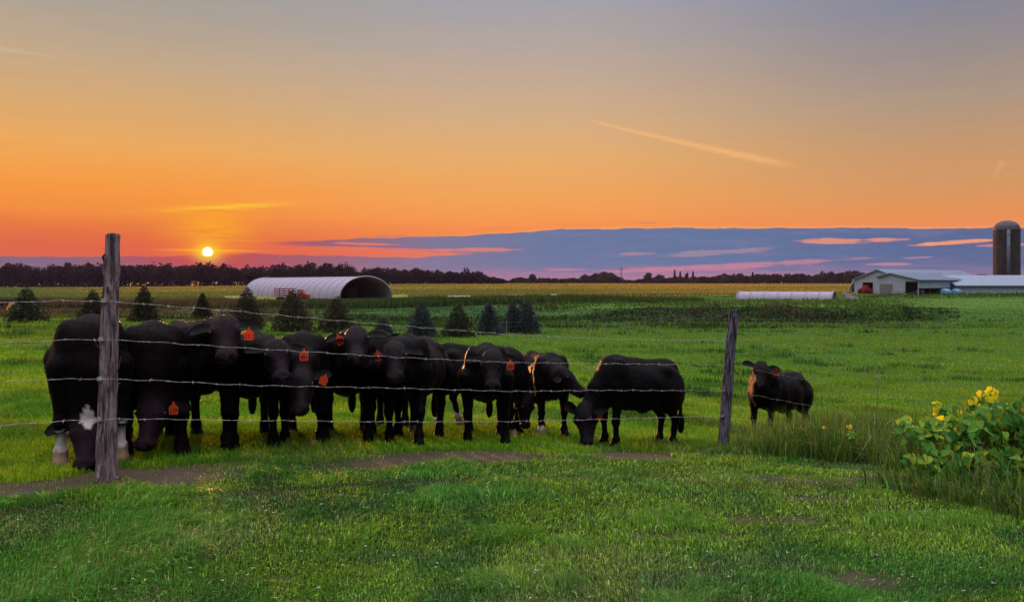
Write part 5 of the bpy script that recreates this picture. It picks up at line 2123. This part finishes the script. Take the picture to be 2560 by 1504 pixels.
def build_yard():
    # red truck by the hoop shed
    Y = 141
    x = (692 - 1280) / F * Y
    z = gzf(x, Y)
    root = empty('farm_truck', (x, Y, z), 'red farm truck with a slatted box, behind a spruce by the large hoop shed', 'truck')
    mb = MB()
    mb.box((x + 1.6, Y, z + 1.55), (3.4, 2.0, .12))
    for dz in (.75, 1.15, 1.55, 1.95):
        mb.box((x + 1.6, Y - 1.0, z + .4 + dz), (3.4, .06, .16))
        mb.box((x + 1.6, Y + 1.0, z + .4 + dz), (3.4, .06, .16))
    for k in range(5):
        mb.box((x - .05 + k * .83, Y - 1.04, z + 1.6), (.12, .06, 1.5))
    mb.build('cargo_box', REDM, root)
    mb = MB()
    mb.add([(x + 4.0 + a, Y + s, z + b) for s in (-.95, .95) for (a, b) in ((0, .7), (1.9, .7), (1.9, 1.25), (1.0, 1.55), (.6, 2.2), (0, 2.2))],
           [(0, 1, 2, 3, 4, 5), (11, 10, 9, 8, 7, 6)] + [(i, i + 6, (i + 1) % 6 + 6, (i + 1) % 6) for i in range(6)])
    cb = mb.build('cab', REDM, root)
    mb = MB()
    mb.box((x + 4.45, Y - .97, z + 1.8), (.5, .03, .45))
    mb.build('window', simple_mat('cab_glass', (.25, .25, .35), None, 2, .1, 0, 0), cb)
    mb = MB()
    mb.box((x + 2.9, Y, z + .65), (5.6, 1.4, .22))
    mb.build('chassis', DARKM, root)
    for a in (.6, 2.4, 5.1):
        mb = MB()
        mb.tube([(x + a, Y - 1.05, z + .45), (x + a, Y - .75, z + .45)], .45, 16)
        mb.tube([(x + a, Y + .75, z + .45), (x + a, Y + 1.05, z + .45)], .45, 16)
        mb.build('wheels', DARKM, root)
    # pieces lying beyond the crop strip
    WRAP = simple_mat('white_wrap', (.75, .76, .74), (.6, .62, .6), 6, .4)
    Y = 128
    def zt(px, y_):
        return gzf((px - 1280) / F * y_, y_)
    a, b = (1118 - 1280) / F * Y, (1180 - 1280) / F * Y
    zz = EYE - (743 - HZ) / F * Y
    mb = MB()
    mb.tube([(a, Y, zz - .1), (a + .2, Y, zz), (b - .2, Y, zz), (b, Y, zz - .1)], [.12, .26, .26, .12], 12)
    mb.tube([(a + .3, Y + .4, zz - .9), (b - .3, Y + .4, zz - .9)], .5, 8)
    o = mb.build('silage_bag', WRAP, None, smooth=True)
    tag(o, 'long white silage bag lying beyond the crop strip', 'silage bag')
    for i, (px, lab) in enumerate(((1360, 'smaller white wrapped bale, left one of the pair beyond the crop strip'), (1385, 'larger white wrapped bale, right one of the pair beyond the crop strip'))):
        r = .42 if i == 0 else .58
        c = W(px, 742, Y)
        mb = MB()
        c.z = zt(px, Y) + 1.1
        c.z = EYE - (742 - HZ) / F * Y
        mb.tube([c + Vector((-r, 0, 0)), c + Vector((-r * .9, 0, 0)), c + Vector((r * .9, 0, 0)), c + Vector((r, 0, 0))], [r * .6, r * .8, r * .8, r * .6], 16)
        o = mb.build('wrapped_bale', WRAP, None, smooth=True)
        tag(o, lab, 'bale', 'white bales beyond the crop strip')
    for (p0, p1, py0, py1, c, nm, lab) in (
            (1216, 1266, 738, 746, (.30, .26, .27), 'feed_bunk', 'grey wooden feed bunk left of the beige box'),
            (1270, 1311, 736, 745, (.62, .52, .36), 'storage_box', 'beige box beyond the crop strip'),
            (1312, 1350, 738, 746, (.20, .18, .19), 'feed_bunk', 'dark low feed bunk between the beige box and the white bales'),
            (1040, 1062, 740, 746, (.22, .16, .12), 'log_pile', 'small brown log pile right of the large hoop shed')):
        mb = MB()
        a, b = W(p0, py1, Y), W(p1, py0, Y)
        low = zt(p0, Y) - .1
        mb.box(((a.x + b.x) / 2, Y + .5, (b.z - .12 + low) / 2), (b.x - a.x, 1.0, b.z - .12 - low))
        mb.box(((a.x + b.x) / 2, Y + .5, b.z - .055), (b.x - a.x + .12, 1.15, .11))
        for k in range(4):
            mb.box((a.x + (b.x - a.x) * (k + .5) / 4, Y - .04, (b.z + low) / 2 - .1), (.1, .06, b.z - low - .3))
        o = mb.build(nm, simple_mat(nm, c, None, 8), None)
        tag(o, lab, nm.replace('_', ' '))
    # orange tarp heap and implement at the far left
    Y = 95
    c = W(26, 757, Y)
    c.z = gzf(c.x, Y)
    mb = MB()
    mb.add([c + Vector(p) for p in ((-.6, 0, 0), (.9, 0, 0), (.95, 1.2, 0), (-.5, 1.2, 0), (-.35, .3, .95), (.35, .3, .85), (.4, .9, .8), (-.3, .9, .9))],
           [(0, 1, 5, 4), (1, 2, 6, 5), (2, 3, 7, 6), (3, 0, 4, 7), (4, 5, 6, 7)])
    o = mb.build('covered_heap', simple_mat('tan_tarp', (.55, .25, .10), (.42, .18, .08), 3, .7), None)
    tag(o, 'small tan covered heap at the far left behind the first spruce', 'heap')
    mb = MB()
    c = W(12, 750, Y + 2)
    c.z = gzf(c.x, Y + 2)
    mb.beam(c + Vector((-2.2, 0, 1.05)), c + Vector((1.7, 0, 1.1)), .3, .25)
    for k in (-1.8, -.8, .3, 1.3):
        mb.beam(c + Vector((k, 0, 0)), c + Vector((k, 0, 1.3)), .14)
        mb.box(c + Vector((k + .2, .2, .6)), (.5, .3, .5))
    o = mb.build('farm_implement', DARKM, None)
    tag(o, 'dark farm implement at the left edge behind the tan heap', 'farm machine')


build_farm()
build_hoops()
build_yard()
# ------------------------------------------------------------------ evening air
def build_haze():
    mb = MB()
    mb.box((0, 700, 12), (3400, 1700, 45))
    m, n, out = mat_new('haze')
    v = n.n.new('ShaderNodeVolumePrincipled')
    v.inputs['Color'].default_value = (.70, .52, .80, 1)
    v.inputs['Density'].default_value = HAZE
    v.inputs['Anisotropy'].default_value = .15
    n.l.new(v.outputs[0], out.inputs['Volume'])
    o = mb.build('haze', m)
    tag(o, 'thin evening haze over the fields', 'haze', kind='stuff')


HAZE = 0.00006
build_haze()
